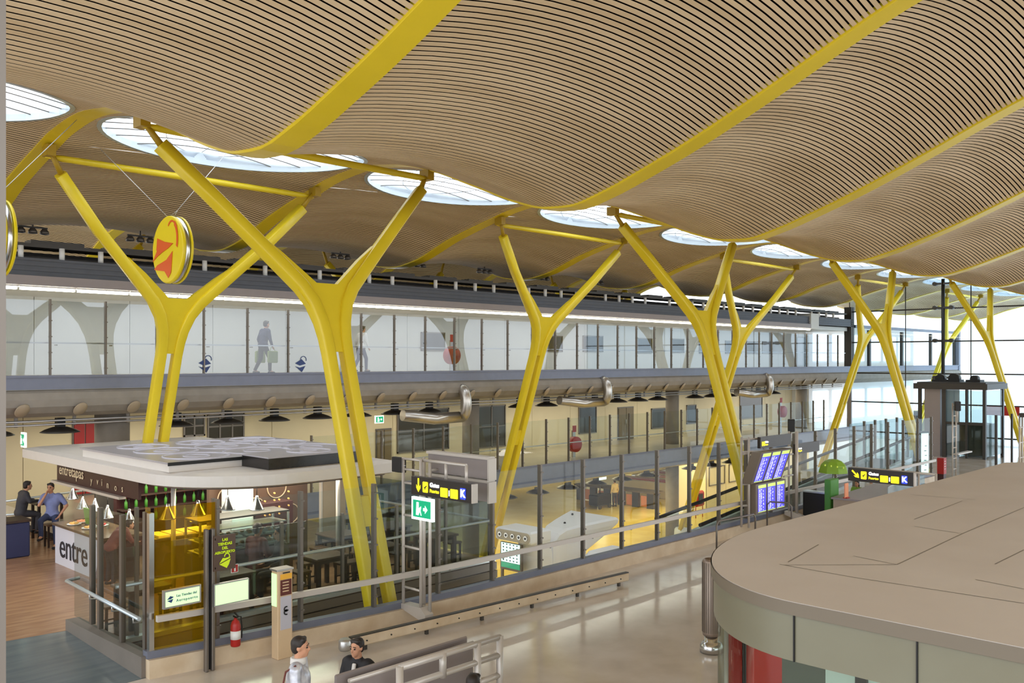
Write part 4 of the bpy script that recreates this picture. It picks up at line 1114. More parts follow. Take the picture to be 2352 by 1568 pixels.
# sign post with light boxes
YS = 13.32
p = atz(476, 1538, 0)
p.y -= .07
t = thing('sign_post', 'twin steel post before the amber glass carrying light boxes and a shop board', 'sign post', (p.x, p.y, 0))
for dx in (-.055, .055): MB().box(p.x + dx, p.y, 1.16, .055, .09, 2.32, bev=.01).build('upright', 'alu_dark', t)
MB().b2(p.x - .03, p.x + .03, p.y + .01, p.y + .03, .02, 2.3).build('dark_slot', 'black', t)
YS = p.y - .12
def plate_px(u0, v0, u1, v1, y):
    a, c = aty(u0, v0, y), aty(u1, v1, y); return min(a.x, c.x), max(a.x, c.x), min(a.z, c.z), max(a.z, c.z)
x0, x1, z0, z1 = plate_px(376, 1361, 462, 1388, YS)
z0 = aty(376, 1397, YS).z; z1 = aty(376, 1360, YS).z
MB().b2(x0, x1, YS, YS + .06, z0 - .02, z1 + .02).build('light_box', 'alu', t)
MB().b2(x0 + .03, x1 - .03, YS - .006, YS, z0 + .01, z1 - .01).build('lit_face', 'lightbox', t)
q = (x0 + .1, YS - .01, (z0 + z1) / 2)
flat([(-.05, 0), (.0, .05), (.06, .03), (.01, -.0)], q, XR, ZU, .003, 'text_blue', t, 'bag_mark'); flat([(-.05, -.02), (.05, 0), (.02, -.06)], q, XR, ZU, .003, 'text_blue', t, 'bag_mark')
text('Las Tiendas del', .055, (x0 + .2, YS - .01, (z0 + z1) / 2 + .035), XR, ZU, 'text_blue', t); text('Aeropuerto', .06, (x0 + .2, YS - .01, (z0 + z1) / 2 - .04), XR, ZU, 'text_blue', t, spacing=1.25)
x0 = aty(492, 1345, YS).x; x1 = aty(572, 1330, YS).x; z0 = aty(492, 1391, YS).z; z1 = aty(492, 1345, YS).z
MB().b2(x0, x1, YS, YS + .06, z0 - .02, z1 + .02).build('light_box', 'alu', t)
MB().b2(x0 + .02, x1 - .02, YS - .006, YS, z0, z1).build('lit_face', 'lightbox', t)
x0 = aty(491, 1232, YS).x; x1 = aty(541, 1228, YS).x; z0 = aty(491, 1313, YS).z; z1 = aty(491, 1232, YS).z
MB().b2(x0, x1, YS, YS + .03, z0, z1).build('board', 'brown_panel', t)
xm = (x0 + x1) / 2 + .0; W = x1 - x0
for k, (s, ln) in enumerate(((.062, 'LAS'), (.062, 'TIENDAS'), (.062, 'DEL'), (.062, 'AEROPUERTO'))):
    text(ln, s * (1 if k < 3 else .9), (xm, YS - .008, z1 - .075 - .068 * k), XR, ZU, 'lime', t, align='CENTER', bold=.002)
q = (xm, YS - .008, z0 + .15)
flat([(-.1, -.03), (-.04, .055), (.0, .045), (.1, .06), (.085, .035)], q, XR, ZU, .003, 'lime', t, 'bag_mark')
flat([(-.1, -.045), (.1, .025), (.07, -.06), (.03, -.12)], q, XR, ZU, .003, 'lime', t, 'bag_mark')
flat(band((.035, .075), .035, .052, -30, 190, 12), q, XR, ZU, .003, 'lime', t, 'bag_mark_handle')
for z in (z0 + .05, z1 - .05): MB().b2(p.x + .05, x0 + .02, YS, YS + .02, z - .015, z + .015).build('bracket', 'alu', t)

q = aty(541, 1450, yk(7.9) - .1)
t = thing('fire_extinguisher', 'red fire extinguisher below the light box at the foot of the glass', 'fire extinguisher', (q.x, q.y, .3))
MB().lathe([(.075, .0), (.082, .02), (.082, .34), (.06, .41), (.025, .44), (.025, .47)], (q.x, q.y, .31), 20).build('cylinder', 'red', t)
MB().lathe([(.084, .12), (.084, .26)], (q.x, q.y, .31), 20).build('paper_label', 'white_paint', t)
MB().box(q.x, q.y, .8, .03, .12, .03).box(q.x, q.y - .03, .84, .02, .14, .02, rx=.3).build('valve', 'black', t)
MB().tube([(q.x, q.y, .8), (q.x + .1, q.y, .78), (q.x + .12, q.y, .6), (q.x + .11, q.y, .42)], .012, 6).build('hose', 'black', t)
q = aty(539, 1305, yk(7.9) + .1)
t = thing('extinguisher_sign', 'small red and white extinguisher sign on the amber glass edge', 'sign', q)
flat([(-.065, -.07), (.065, -.07), (.065, .07), (-.065, .07)], q, XR, ZU, -.006, 'white_paint', t, 'plate'); flat([(-.055, -.06), (.055, -.06), (.055, .06), (-.055, .06)], q + Vector((0, -.002, 0)), XR, ZU, .004, 'red', t, 'red_face')
flat([(-.014, -.045), (.014, -.045), (.014, .025), (.004, .05), (-.01, .045), (-.014, .02)], q + Vector((0, -.007, 0)), XR, ZU, .003, 'white_paint', t, 'symbol')

# info totem
p = atz(655, 1512, 0); x0, x1 = aty(638, 1400, p.y).x, aty(672, 1400, p.y).x
t = thing('info_totem', 'slim beige totem with dark screen panel and grey poster, beside the kerb', 'totem', (p.x, p.y, 0))
zt = aty(640, 1312, p.y).z
MB().b2(x0, x1, p.y, p.y + .2, 0, zt, bev=.01).build('body', 'totem', t)
MB().b2(x0 - .012, x0 - .002, p.y + .03, p.y + .18, zt - .6, zt - .05).build('lit_side', 'lightbox', t)
MB().b2(x0 - .03, x1 + .01, p.y - .02, p.y + .21, zt, zt + .03).build('cap', 'alu', t)
MB().b2(x0 + .05, x1 - .02, p.y - .012, p.y, zt - .15, zt - .06).build('orange_band', 'totem_orange', t)
MB().b2(x0 + .09, x1 - .06, p.y - .016, p.y - .01, zt - .05, zt - .03).build('slot', 'black', t)
MB().b2(x0 + .05, x1 - .03, p.y - .014, p.y, zt - .42, zt - .16).build('dark_panel', 'totem_dark', t)
MB().b2(x0 + .05, x1 - .03, p.y - .012, p.y, zt - 1.0, zt - .44).build('poster', 'totem_grey', t)
q = ((x0 + x1) / 2 + .01, p.y - .018, zt - .68)
flat(band((0, .025), .028, .05, 60, 300, 10), q, XR, ZU, .004, 'black', t, 'emblem_arc'); flat(band((0, -.03), .028, .05, 60, 300, 10), q, XR, ZU, .004, 'black', t, 'emblem_arc'); flat([(-.02, -.012), (.04, -.012), (.04, .008), (-.02, .008)], q, XR, ZU, .004, 'black', t, 'emblem_bar')
b = MB()
for k in range(4): b.box((x0 + x1) / 2, p.y - .016, zt - .2 - .05 * k, .12, .004, .018)
b.build('text_lines', 'totem', t)

# ------------------------------------------------------------------ gate sign on tubular frame
FXX = 11.1
t = thing('tubular_gantry', 'tall grey tubular frame standing on the kerb beside the green exit sign', 'gantry', (FXX, 13.66, .3))
fr = lambda y0, z0, y1, z1, r=.03, dx=0., n='tube': MB().tube([(FXX + dx, y0, z0), (FXX + dx, y1, z1)], r, 8).build(n, 'tube_grey', t)
for (y, dx) in ((13.66, 0), (13.14, 0), (13.02, .12), (13.38, .28)): fr(y, .3, y, 3.2, .032, dx, 'upright')
for z in (3.18, 2.98, 2.72, 2.1, 1.5, .72): fr(13.66, z, 13.14, z, .024, 0, 'rung')
for z in (3.18, 2.8): fr(13.4, z, 11.95, z, .03, .06, 'arm')
fr(11.95, 2.8, 11.95, 3.18, .03, .06, 'arm_end'); fr(12.5, 2.8, 12.5, 3.18, .03, .06, 'arm_mid')
MB().prism([(13.69, .31), (12.96, .14), (12.96, .3), (13.1, .42), (13.69, .4)], FXX - .05, FXX + .15, 'x').build('foot', 'tube_grey', t)
def gate_sign(x, y1, y0, z0, z1, lab, arrow):
    t = thing('gate_sign', lab, 'sign', (x, (y0 + y1) / 2, z0))
    MB().b2(x, x + .12, y0, y1, z0, z1).build('casing', 'sign_black', t)
    MB().b2(x - .004, x + .124, y0 - .03, y0, z0, z1).build('end_cap', 'tube_grey', t)
    W, Hh = y1 - y0, z1 - z0; S = Hh / .34
    P = lambda f, g: (x - .008, y1 - W * f, z0 + Hh * g)
    a = [(-.02, .15), (.02, .15), (.02, -.02), (.06, .03), (.06, -.03), (0, -.11), (-.06, -.03), (-.06, .03), (-.02, -.02)]
    if arrow: ca, sa_ = math.cos(PI / 4), math.sin(PI / 4); a = [(p * ca - q * sa_, p * sa_ + q * ca) for p, q in a]
    flat([(p * S, q * S) for p, q in a], P(.13, .5), YL, ZU, .004, 'sign_yellow_lit', t, 'arrow_mark')
    flat(rrect(-.075 * S, -.1 * S, .075 * S, .1 * S, .02), P(.25, .5), YL, ZU, .004, 'sign_yellow_lit', t, 'pictogram_box')
    flat([(-.05, -.02), (.04, .035), (.05, .02), (.01, -.01), (.0, -.05), (-.012, -.05), (-.012, -.02)], Vector(P(.25, .5)) + Vector((-.006, 0, 0)), YL, ZU, .003, 'sign_black', t, 'plane_mark')
    text('Gates', .11 * S, P(.325, .66), YL, ZU, 'sign_white_lit', t, bold=.003)
    text('Puertas', .085 * S, P(.325, .33), YL, ZU, 'sign_yellow_lit', t, bold=.003)
    for f, ch in ((.565, 'H'), (.73, 'J')):
        flat(rrect(-.1 * S, -.085 * S, .1 * S, .085 * S, .015), P(f, .36), YL, ZU, .004, 'sign_yellow_lit', t, 'gate_box')
    flat([(-.012, -.05), (.012, -.05), (.012, .05), (-.012, .05)], P(.648, .36), YL, ZU, .004, 'sign_white_lit', t, 'dash_mark')
    flat(rrect(-.07 * S, -.1 * S, .07 * S, .1 * S, .015), P(.87, .44), YL, ZU, .004, 'sign_blue_lit', t, 'blue_box')
    q = P(.87, .44); text('K', .19 * S, (q[0] - .008, q[1], q[2]), YL, ZU, 'sign_white_lit', t, align='CENTER', bold=.006)
    return t
p, q = atx(945, 1093, FXX - .17), atx(1083, 1157, FXX - .17)
z1 = p.z; z0 = atx(945, 1134, FXX - .17).z
gate_sign(FXX - .17, p.y, q.y, z0, z1, 'black gate sign with a downward arrow, above the green exit sign', 0)
t = thing('double_sign', 'grey back of a double sign panel behind the near black gate sign', 'sign', (FXX + .55, 12.4, 2.4))
for (v0, v1) in ((1040, 1076), (1090, 1125)):
    a, b_ = atx(988, v0, FXX + .6), atx(1128, v0 + 28, FXX + .6); zl = atx(988, v1, FXX + .6).z - .05
    MB().b2(FXX + .55, FXX + .68, b_.y, a.y, zl, a.z).build('panel', 'sign_panel_grey', t)
    MB().b2(FXX + .5, FXX + .7, b_.y - .04, b_.y, zl - .02, a.z + .02).b2(FXX + .5, FXX + .7, b_.y, a.y, a.z, a.z + .05).build('frame', 'tube_grey', t)
for z in (2.45, 2.95): MB().tube([(FXX + .6, a.y - .3, z), (FXX + .34, 13.33, z)], .022, 8).build('arm', 'tube_grey', t)
p = atx(969, 1169, FXX - .1)
exit_sign(p, .6, .42, YL, 'large lit green exit sign with a running man under the near black gate sign', 1)
a, b_ = atx(902, 1048, FXX), atx(928, 1086, FXX)
t = thing('monitor', 'small black square monitor at the top of the near tubular frame', 'monitor', (FXX, (a.y + b_.y) / 2, b_.z)); MB().b2(FXX - .03, FXX + .06, b_.y, a.y, b_.z, a.z, bev=.01).build('case', 'black', t); MB().tube([(FXX, b_.y + .02, (a.z + b_.z) / 2), (FXX, 13.6, (a.z + b_.z) / 2)], .015, 6).build('arm', 'alu', t)

# second gate sign in front of the desk
GX = 22.4
p, q = atx(1948, 1073, GX), atx(2098, 1090, GX); z0 = atx(1948, 1103, GX).z
gate_sign(GX, p.y, q.y, z0, p.z, 'black gate sign with a slanted arrow beside the small green parasol', 1)
t = thing('tubular_gantry', 'grey tube frame carrying the black gate sign with the slanted arrow', 'gantry', (GX + .2, q.y, 0))
for y in (q.y - .05, q.y - .45): MB().tube([(GX + .2, y, 0), (GX + .2, y, p.z)], .03, 8).build('upright', 'tube_grey', t)
MB().tube([(GX + .2, q.y - .45, p.z - .02), (GX + .2, p.y, p.z - .02)], .03, 8).build('arm', 'tube_grey', t)
for z in (.6, 1.2, 1.8): MB().tube([(GX + .2, q.y - .05, z), (GX + .2, q.y - .45, z)], .022, 6).build('rung', 'tube_grey', t)

# ------------------------------------------------------------------ flight information board
FY = 12.95
t = thing('flight_board', 'flight information board of six blue screens in two rows on a tube frame', 'flight information board', (26.5, FY, .3))
def board_row(tl, tr, br, bl, yt, yb):
    A, B = aty(*tl, yt), aty(*tr, yt); D = aty(*bl, yb); L = B.x - A.x
    sl = (yb - yt)
    cz = D.z
    # casing leans from yt at the top to yb at the bottom
    def quad(x0, x1, f0, f1, off):
        g = lambda x, f: (x, yt + sl * f - off, A.z + (cz - A.z) * f)
        return [g(x0, f1), g(x1, f1), g(x1, f0), g(x0, f0)]
    v = quad(A.x - .08, B.x + .04, -.05, 1.05, 0); w = [(x, y + .3, z) for x, y, z in v]
    MB().add(v + w, [(0, 1, 2, 3), (7, 6, 5, 4), (0, 4, 5, 1), (1, 5, 6, 2), (2, 6, 7, 3), (3, 7, 4, 0)]).build('casing', 'board_side', t)
    for k in range(3):
        xa = A.x + L * (k / 3 + .02); xb = A.x + L * ((k + 1) / 3 - .04)
        s = MB().add(quad(xa, xb, 0., 1., .012), [(0, 1, 2, 3)]).build('screen', 'screen_blue', t)
        MB().add(quad(xa, xb, 0., .12, .018), [(0, 1, 2, 3)]).add(quad(xa, xb, .97, 1., .018), [(0, 1, 2, 3)]).build('title_strip', 'screen_lime', s)
        b = MB(); wd = xb - xa
        for r in range(20):
            f = .16 + .04 * r
            b.add(quad(xa + wd * .08, xa + wd * (.14 + .08 * random.random()), f, f + .018, .018), [(0, 1, 2, 3)])
            b.add(quad(xa + wd * .28, xa + wd * (.34 + .14 * random.random()), f, f + .018, .018), [(0, 1, 2, 3)])
            if r % 3: b.add(quad(xa + wd * .6, xa + wd * (.66 + .1 * random.random()), f, f + .018, .018), [(0, 1, 2, 3)])
        b.build('flight_lines', 'screen_white', s)
board_row((1751, 1042), (1816, 1034), (1804, 1093), (1741, 1106), 12.75, 13.05)
board_row((1739, 1115), (1803, 1104), (1800, 1165), (1737, 1178), 13.0, 13.0)
a = aty(1703, 1005, 13.3)
for (u, yy) in ((1703, 13.36), (1720, 13.15), (1812, 13.36), (1830, 13.1)):
    x = aty(u, 1100, yy).x; MB().tube([(x, yy, .3), (x, yy, aty(u, 1003 if u < 1800 else 990, yy).z)], .035 if u < 1820 else .05, 8).build('upright', 'tube_grey', t)
xl, xr_ = aty(1703, 1100, 13.36).x, aty(1828, 1100, 13.1).x
for v in (1008, 1037, 1085, 1111, 1160): z = aty(1705, v, 13.4).z; MB().tube([(xl, 13.36, z), (aty(1745, v, 13.1).x, 13.1, z)], .028, 8).build('rung', 'tube_grey', t)
for v in (1042, 1090): z = aty(1812, v, 13.3).z; MB().tube([(aty(1800, v, 13.2).x, 13.2, z), (xr_, 13.2, z)], .028, 8).build('rung', 'tube_grey', t)
z = aty(1760, 1036, 13.2).z; MB().tube([(xl, 13.3, z), (xr_, 13.3, z)], .035, 8).build('beam', 'tube_grey', t)
MB().prism([(13.45, .31), (12.7, .1), (12.7, .28), (13.1, .4), (13.45, .42)], xr_ - .06, xr_ + .1, 'x').build('foot', 'tube_grey', t)
# brown signs above it
for (u0, v0, u1, v1, v2, yy, lab, w1, w2) in ((1747, 1004, 1817, 994, 1030, 12.95, 'brown overhead sign with yellow pictograms above the flight board', 'Toilets', 'Aseos'), (1829, 1020, 1882, 1013, 1043, 13.3, 'smaller brown sign just behind the flight board frame', 'Arrivals', 'Llegadas')):
    A, B = aty(u0, v0, yy), aty(u1, v1, yy); z0 = aty(u0, v2, yy).z
    t = thing('overhead_sign', lab, 'sign', ((A.x + B.x) / 2, yy, z0)); S = A.z - z0
    MB().b2(A.x, B.x, yy, yy + .1, z0, A.z).build('casing', 'sign_black', t)
    MB().tube([(A.x + .3, yy + .05, z0 - .03), (A.x + .3, yy + .05, z0)], .02, 6).tube([(B.x - .1, yy + .05, z0 - .03), (B.x - .1, yy + .05, z0)], .02, 6).build('hanger', 'tube_grey', t)
    nb = 2 if u0 < 1800 else 1
    for k in range(nb): flat(rrect(-.1 * S, -.2 * S, .1 * S * 1.3, .2 * S, .02), (A.x + S * (.3 + .3 * k), yy - .006, z0 + S * .4), XR, ZU, .004, 'sign_yellow_lit', t, 'pictogram_box')
    text(w1, .2 * S, (A.x + S * (.2 + .3 * nb), yy - .006, z0 + S * .52), XR, ZU, 'sign_white_lit', t, bold=.003); text(w2, .2 * S, (A.x + S * (.2 + .3 * nb), yy - .006, z0 + S * .29), XR, ZU, 'sign_yellow_lit', t, bold=.003)
# small black monitor above
for (u, v, yy, lab) in ((1807, 976, 14.0, 'small black monitor on an arm above the flight board'), (2190, 932, 13.4, 'small black monitor on the white ladder mast before the lift')):
    q = aty(u, v, yy) + Vector((0, -.16, 0)); t = thing('monitor', lab, 'monitor', q); MB().box(q.x, q.y, q.z, .32, .22, .4, rz=.5, bev=.02).build('case', 'black', t); MB().tube([(q.x, q.y, q.z - .7), (q.x, q.y, q.z)], .03, 6).build('stem', 'tube_grey', t)
# hoop rails
for (pts, lab) in ((((1652, 1266), (1655, 1203), (1733, 1215), (1737, 1247)), 'thin steel hoop rail on the floor before the flight board'), (((1763, 1214), (1765, 1185), (1814, 1193), (1817, 1218)), 'thin steel hoop rail right of the flight board foot')):
    q = [atz(*pts[0], 0) + Vector((-.95, -.5, 0)), atz(*pts[3], 0) + Vector((-.95, -.5, 0))]; ht = .98
    t = thing('hoop_rail', lab, 'rail', q[0]); d = (q[1] - q[0]).normalized()
    pp_ = [q[0], q[0] + Vector((0, 0, ht - .1)), q[0] + Vector((0, 0, ht)) + d * .08, q[1] + Vector((0, 0, ht)) - d * .08, q[1] + Vector((0, 0, ht - .1)), q[1]]
    MB().tube(pp_, .025, 8).build('tube', 'alu_dark', t)

# inclined travelator in the void
t = thing('travelator', 'inclined moving walkway with glass sides behind the flight board', 'moving walkway', (24, 15.2, -1.2))
def zt_(x): return .63 + .098 * (x - 28.7)
for y in (14.9, 16.5):
    MB().tube([(23.5, y, zt_(23.5)), (40, y, zt_(40))], .06, 8).build('handrail', 'black', t)
    MB().add([(23.5, y, zt_(23.5) - .85), (40, y, zt_(40) - .85), (40, y, zt_(40) - .05), (23.5, y, zt_(23.5) - .05)], [(0, 1, 2, 3)]).build('glass_side', 'glass_grey', t)
    MB().add([(23.5, y - .1, zt_(23.5) - 1.3), (40, y - .1, zt_(40) - 1.3), (40, y - .1, zt_(40) - .85), (23.5, y - .1, zt_(23.5) - .85), (23.5, y + .1, zt_(23.5) - 1.3), (40, y + .1, zt_(40) - 1.3), (40, y + .1, zt_(40) - .85), (23.5, y + .1, zt_(23.5) - .85)], [(0, 1, 2, 3), (7, 6, 5, 4), (3, 2, 6, 7), (0, 4, 5, 1), (0, 3, 7, 4), (1, 5, 6, 2)]).build('skirt', 'trim_metal', t)
MB().add([(23.5, 14.9, zt_(23.5) - 1.0), (40, 14.9, zt_(40) - 1.0), (40, 16.5, zt_(40) - 1.0), (23.5, 16.5, zt_(23.5) - 1.0)], [(0, 1, 2, 3)]).build('tread', 'dark_steel', t)

# parasol, stand, desk
p = atz(1912, 1200, 0); UX, UY = p.x, p.y
t = thing('parasol', 'small green parasol over the snack stand before the travelator', 'parasol', (UX, UY, 0))
zc = aty(1917, 1053, UY).z; ze = aty(1917, 1084, UY).z; rc = .46
MB().lathe([(rc * 1.0, 0), (rc * .98, .06), (rc * .85, (zc - ze) * .55), (rc * .6, (zc - ze) * .82), (rc * .3, (zc - ze) * .96), (.01, zc - ze)], (UX + .05, UY, ze), 8, smooth=False).build('canopy', 'umbrella_green', t)
MB().tube([(UX + .05, UY, 0), (UX + .05, UY, zc)], .025, 8).build('pole', 'alu', t)
b = MB()
for k in range(4): q = aty(1895 + 14 * k, 1068 + 2 * k, UY - rc * .9); b.box(q.x, q.y, q.z, .06, .02, .05)
b.build('printed_mark', 'lime', t)
z1 = aty(1917, 1100, UY - .15).z
yq = 11.95; z1 = aty(1917, 1100, yq).z; x0 = aty(1908, 1150, yq).x; x1 = aty(1927, 1150, yq).x
t = thing('green_pillar', 'narrow green advertising pillar under the small parasol', 'pillar', (x0, yq, 0)); MB().b2(x0, x1, yq, yq + .2, 0, z1, bev=.02).build('body', 'post_green', t)
BX = 26.3; a, b_ = atx(1844, 1129, BX), atx(1907, 1140, BX)
t = thing('black_panel', 'black rear of a cabinet left of the green pillar', 'cabinet', (BX, (a.y + b_.y) / 2, 0)); MB().b2(BX, BX + .3, b_.y, a.y, 0, a.z, bev=.01).build('case', 'black', t); MB().b2(BX - .01, BX + .31, b_.y, a.y, a.z, a.z + .04).build('top', 'trim_metal', t)
t = thing('service_desk', 'long beige service desk with grey glass top behind the slanted-arrow gate sign', 'desk', (27, 11.0, 0))
D0, D1 = Vector((25.75, 10.65, 0)), Vector((30.6, 11.0, 0))
ang = math.atan2(D1.y - D0.y, D1.x - D0.x); L = (D1 - D0).length
t.location = D0; t.rotation_euler = (0, 0, ang)
MB().box(L / 2, .5, .5, L, 1.2, 1.0).build('body', 'beige_panel', t, local=True)
for k in range(5): MB().box(.5 + .95 * k, -.12, .85, .6, .06, .34).build('front_panel', 'brown_panel', t, local=True)
MB().box(L / 2, .5, 1.03, L + .1, 1.3, .05).build('top', 'sign_panel_grey', t, local=True)
MB().box(L / 2 + .5, -.1, 1.2, L - 1.2, .02, .3).build('glass_screen', 'glass_grey', t, local=True)
q = aty(1944, 1130, 11.4); t = thing('poster_stand', 'small orange poster standing on the service desk', 'poster', (q.x, q.y, 1.05)); MB().box(q.x, q.y, 1.28, .22, .03, .42).build('card', 'orange', t); MB().box(q.x, q.y, 1.07, .2, .12, .03).build('foot', 'red', t)
p = atz(2163, 1124, 0)
t = thing('info_column', 'slim red information column with white lines, right of the slanted-arrow gate sign', 'information column', p); zt2 = aty(2163, 1051, p.y).z
MB().box(p.x, p.y, zt2 * .75, .28, .25, zt2 * .5).build('red_head', 'red', t); MB().box(p.x, p.y, zt2 * .25, .26, .23, zt2 * .5).build('dark_base', 'maroon', t)
b = MB()
for k in range(4): b.box(p.x - .02, p.y - .13, zt2 * .9 - .1 * k, .14, .01, .02)
b.build('text_lines', 'white_paint', t)
p = atz(2118, 1100, 0)
t = thing('display_totem', 'tall lit white display totem with a dark side in front of a yellow column', 'totem', p); zt2 = aty(2118, 990, p.y).z
MB().box(p.x, p.y, zt2 / 2, .5, .25, zt2, rz=-.35).build('casing', 'dark_steel', t); MB().box(p.x - .045, p.y - .125, zt2 / 2, .42, .03, zt2 - .16, rz=-.35).build('lit_face', 'display_white', t)
b = MB()
for k in range(6): b.box(p.x - .06 + .05 * (k % 2), p.y - .15, zt2 * (.2 + .1 * k), .12, .02, .03, rz=-.35)
b.build('map_marks', 'text_dark', t)
q = atz(2192, 1098, 0)
t = thing('ladder_mast', 'white ladder-like mast before the lift box', 'mast', q)
zt2 = aty(2192, 925, q.y).z
for s in (-.22, .22): MB().tube([(q.x + s, q.y, 0), (q.x + s, q.y, zt2)], .035, 8).build('upright', 'tube_grey', t)
for k in range(7): z = .4 + (zt2 - .5) * k / 6; MB().tube([(q.x - .22, q.y, z), (q.x + .22, q.y, z)], .025, 6).build('rung', 'tube_grey', t)
MB().b2(q.x + .2, q.x + 2.0, q.y - .1, q.y + .1, .98, 1.04).build('shelf', 'tube_grey', t)
# glass screens between the totem and the travelator
t = thing('glass_screen', 'row of dark posts and glass behind the display totem at the travelator head', 'glass screen', (37, 16.8, 0))
for k, u in enumerate((1985, 2010, 2035, 2060, 2085, 2100)): q = aty(u, 1050, 16.9); MB().b2(q.x - .05, q.x + .05, 16.85, 16.95, -.3, 2.35).build('post', 'alu_dark', t)
q0, q1 = aty(1950, 1050, 16.9).x, aty(2100, 1050, 16.9).x
MB().b2(q0, q1, 16.89, 16.9, -.2, 2.3).build('glass', 'glass_grey', t)
for k, (u, v0, v1) in enumerate(((2288, 953, 1118), (2303, 955, 1050), (2324, 950, 1060))):
    q = atz(u, v1, 0); zt2 = aty(u, v0, q.y).z
    t = thing('barrier_post', f'dark slim post on the polished floor by the lift, {ORD[k]} of three', 'post', q, group='dark posts by the lift'); MB().box(q.x, q.y, zt2 / 2, .09, .09, zt2).build('shaft', 'dark_steel', t)
q = atz(2345, 1120, 0)
t = thing('tubular_gantry', 'grey tube frame cut by the frame edge in front of the end glazing', 'gantry', q)
for s in (-.18, .18): MB().tube([(q.x + s, q.y, 0), (q.x + s, q.y, 2.9)], .04, 8).build('upright', 'tube_grey', t)
for z in (.6, 1.2, 1.8, 2.4, 2.85): MB().tube([(q.x - .3, q.y, z), (q.x + .3, q.y, z)], .03, 6).build('rung', 'tube_grey', t)
MB().box(q.x - .1, q.y - .1, 2.9, .35, .2, .16).build('lamp', 'dark_steel', t)
p = atx(2298, 945, 60.7); t = thing('wall_notice', 'red lettered notice on the bright end glazing', 'notice', p); MB().b2(60.88, 60.92, p.y - 1, p.y + .9, p.z - .25, p.z + .3).build('plate', 'red', t)

# ------------------------------------------------------------------ near right kiosk
KX0, KX1, KY0, KY1, KZ = 7.02, 20., -5., 5.42, 3.07
def kplan(o, r=1.35):
    x0, x1, y0, y1 = KX0 - o, KX1, KY0, KY1 + o; rx, ry = 2.95 + o, 1.9 + o; out = [(x1, y0), (x1, y1 - .5), (x1 - .5, y1)]
    for i in range(25): a = math.radians(90 + 90 * i / 24); out.append((x0 + rx + rx * math.cos(a), y1 - ry + ry * math.sin(a)))
    out.append((x0, y0)); return out
t = thing('shop_kiosk', 'large round-cornered shop kiosk seen from above with a beige roof', 'kiosk', (KX0, KY1, 0))
MB().prism(kplan(0), KZ - .1, KZ).build('roof', 'kiosk_roof', t)
b = MB(); pl_ = kplan(.012); n = len(pl_)
vs = [(x, y, KZ - .11) for x, y in pl_] + [(x, y, KZ - .004) for x, y in pl_]; b.add(vs, [(i, (i + 1) % n, n + (i + 1) % n, n + i) for i in range(n)], True); b.build('edge_band', 'kiosk_band', t)
MB().prism(kplan(-.03), KZ - .125, KZ - .1).build('shadow_gap', 'black', t)
b = MB(); pl_ = kplan(-.02); vs = [(x, y, KZ - .50) for x, y in pl_] + [(x, y, KZ - .12) for x, y in pl_]; b.add(vs, [(i, (i + 1) % n, n + (i + 1) % n, n + i) for i in range(n)], True); b.build('fascia', 'kiosk_fascia', t)
b = MB()
for y in (atx(1822, 1400, KX0).y, atx(2105, 1470, KX0).y): b.b2(KX0 + .006, KX0 + .03, y - .006, y + .006, KZ - .5, KZ - .115)
b.build('fascia_joint', 'black', t)
MB().prism(kplan(-.1), KZ - .5, KZ - .46).build('ceiling_panel', 'cream', t)
b = MB(); pl_ = kplan(-.06); m_ = len(pl_)
vs = [(x, y, .05) for x, y in pl_] + [(x, y, KZ - .5) for x, y in pl_]; b.add(vs, [(i, i + 1, n + i + 1, n + i) for i in range(2, m_ - 1)], True); b.build('shop_window', 'glass_kiosk', t)
# joints scored in the roof plates
b = MB()
def groove(p, q, w=.012):
    d = (q - p).normalized(); nrm = Vector((-d.y, d.x, 0)) * w / 2; b.add([p + nrm, p - nrm, q - nrm, q + nrm], [(0, 1, 2, 3)])
zk = KZ + .002
for (u0, v0, u1, v1) in ((1790, 1295, 1960, 1325), (1800, 1297, 2060, 1296), (1960, 1325, 2352, 1385), (2060, 1296, 2210, 1225), (2210, 1225, 2352, 1165), (2100, 1208, 2210, 1225), (2100, 1192, 2210, 1150), (2285, 1295, 2352, 1262), (2090, 1135, 2240, 1147), (2240, 1330, 2352, 1352), (1960, 1276, 2060, 1296), (1810, 1290, 1880, 1250)): groove(atz(u0, v0, zk), atz(u1, v1, zk))
b.build('roof_joint', 'kiosk_band', t)
# interior of the kiosk
b = MB(); b.add([(8.7, 5.0, 0), (9.7, 4.2, 0), (9.7, 4.2, 2.57), (8.7, 5.0, 2.57), (8.78, 5.08, 0), (9.78, 4.28, 0), (9.78, 4.28, 2.57), (8.78, 5.08, 2.57)], [(0, 1, 2, 3), (7, 6, 5, 4), (0, 4, 5, 1), (2, 6, 7, 3), (0, 3, 7, 4), (1, 5, 6, 2)]); b.build('inner_wall', 'red_wall', t)
MB().cyl((7.86, 4.52, 0), .12, 2.57, 18).build('red_post', 'red_wall', t); MB().cyl((7.74, 4.42, 0), .02, 2.57, 8).build('post_joint', 'black', t)
q = aty(1655, 1450, 4.72); MB().cyl((q.x + .03, 4.66, 0), .035, 2.57, 12).build('corner_post', 'tube_grey', t)
yA, yB = atx(1796, 1540, 7.5).y, -4.
MB().b2(7.5, 7.56, yB, yA, .1, 2.57).build('inner_screen', 'kiosk_screen', t)
for (u0, u1) in ((1896, 1964), (1993, 2104)): MB().b2(7.44, 7.5, atx(u1, 1540, 7.44).y, atx(u0, 1540, 7.44).y, .4, 2.57).build('pale_screen', 'panel_cool', t)  # faint glow put into these panels to lighten them
MB().b2(7.4, 7.5, atx(1992, 1540, 7.42).y, atx(1966, 1540, 7.42).y, .1, 2.57).build('mullion', 'dark_steel', t)
lp = Vector((8.2, 4.05, 2.3))
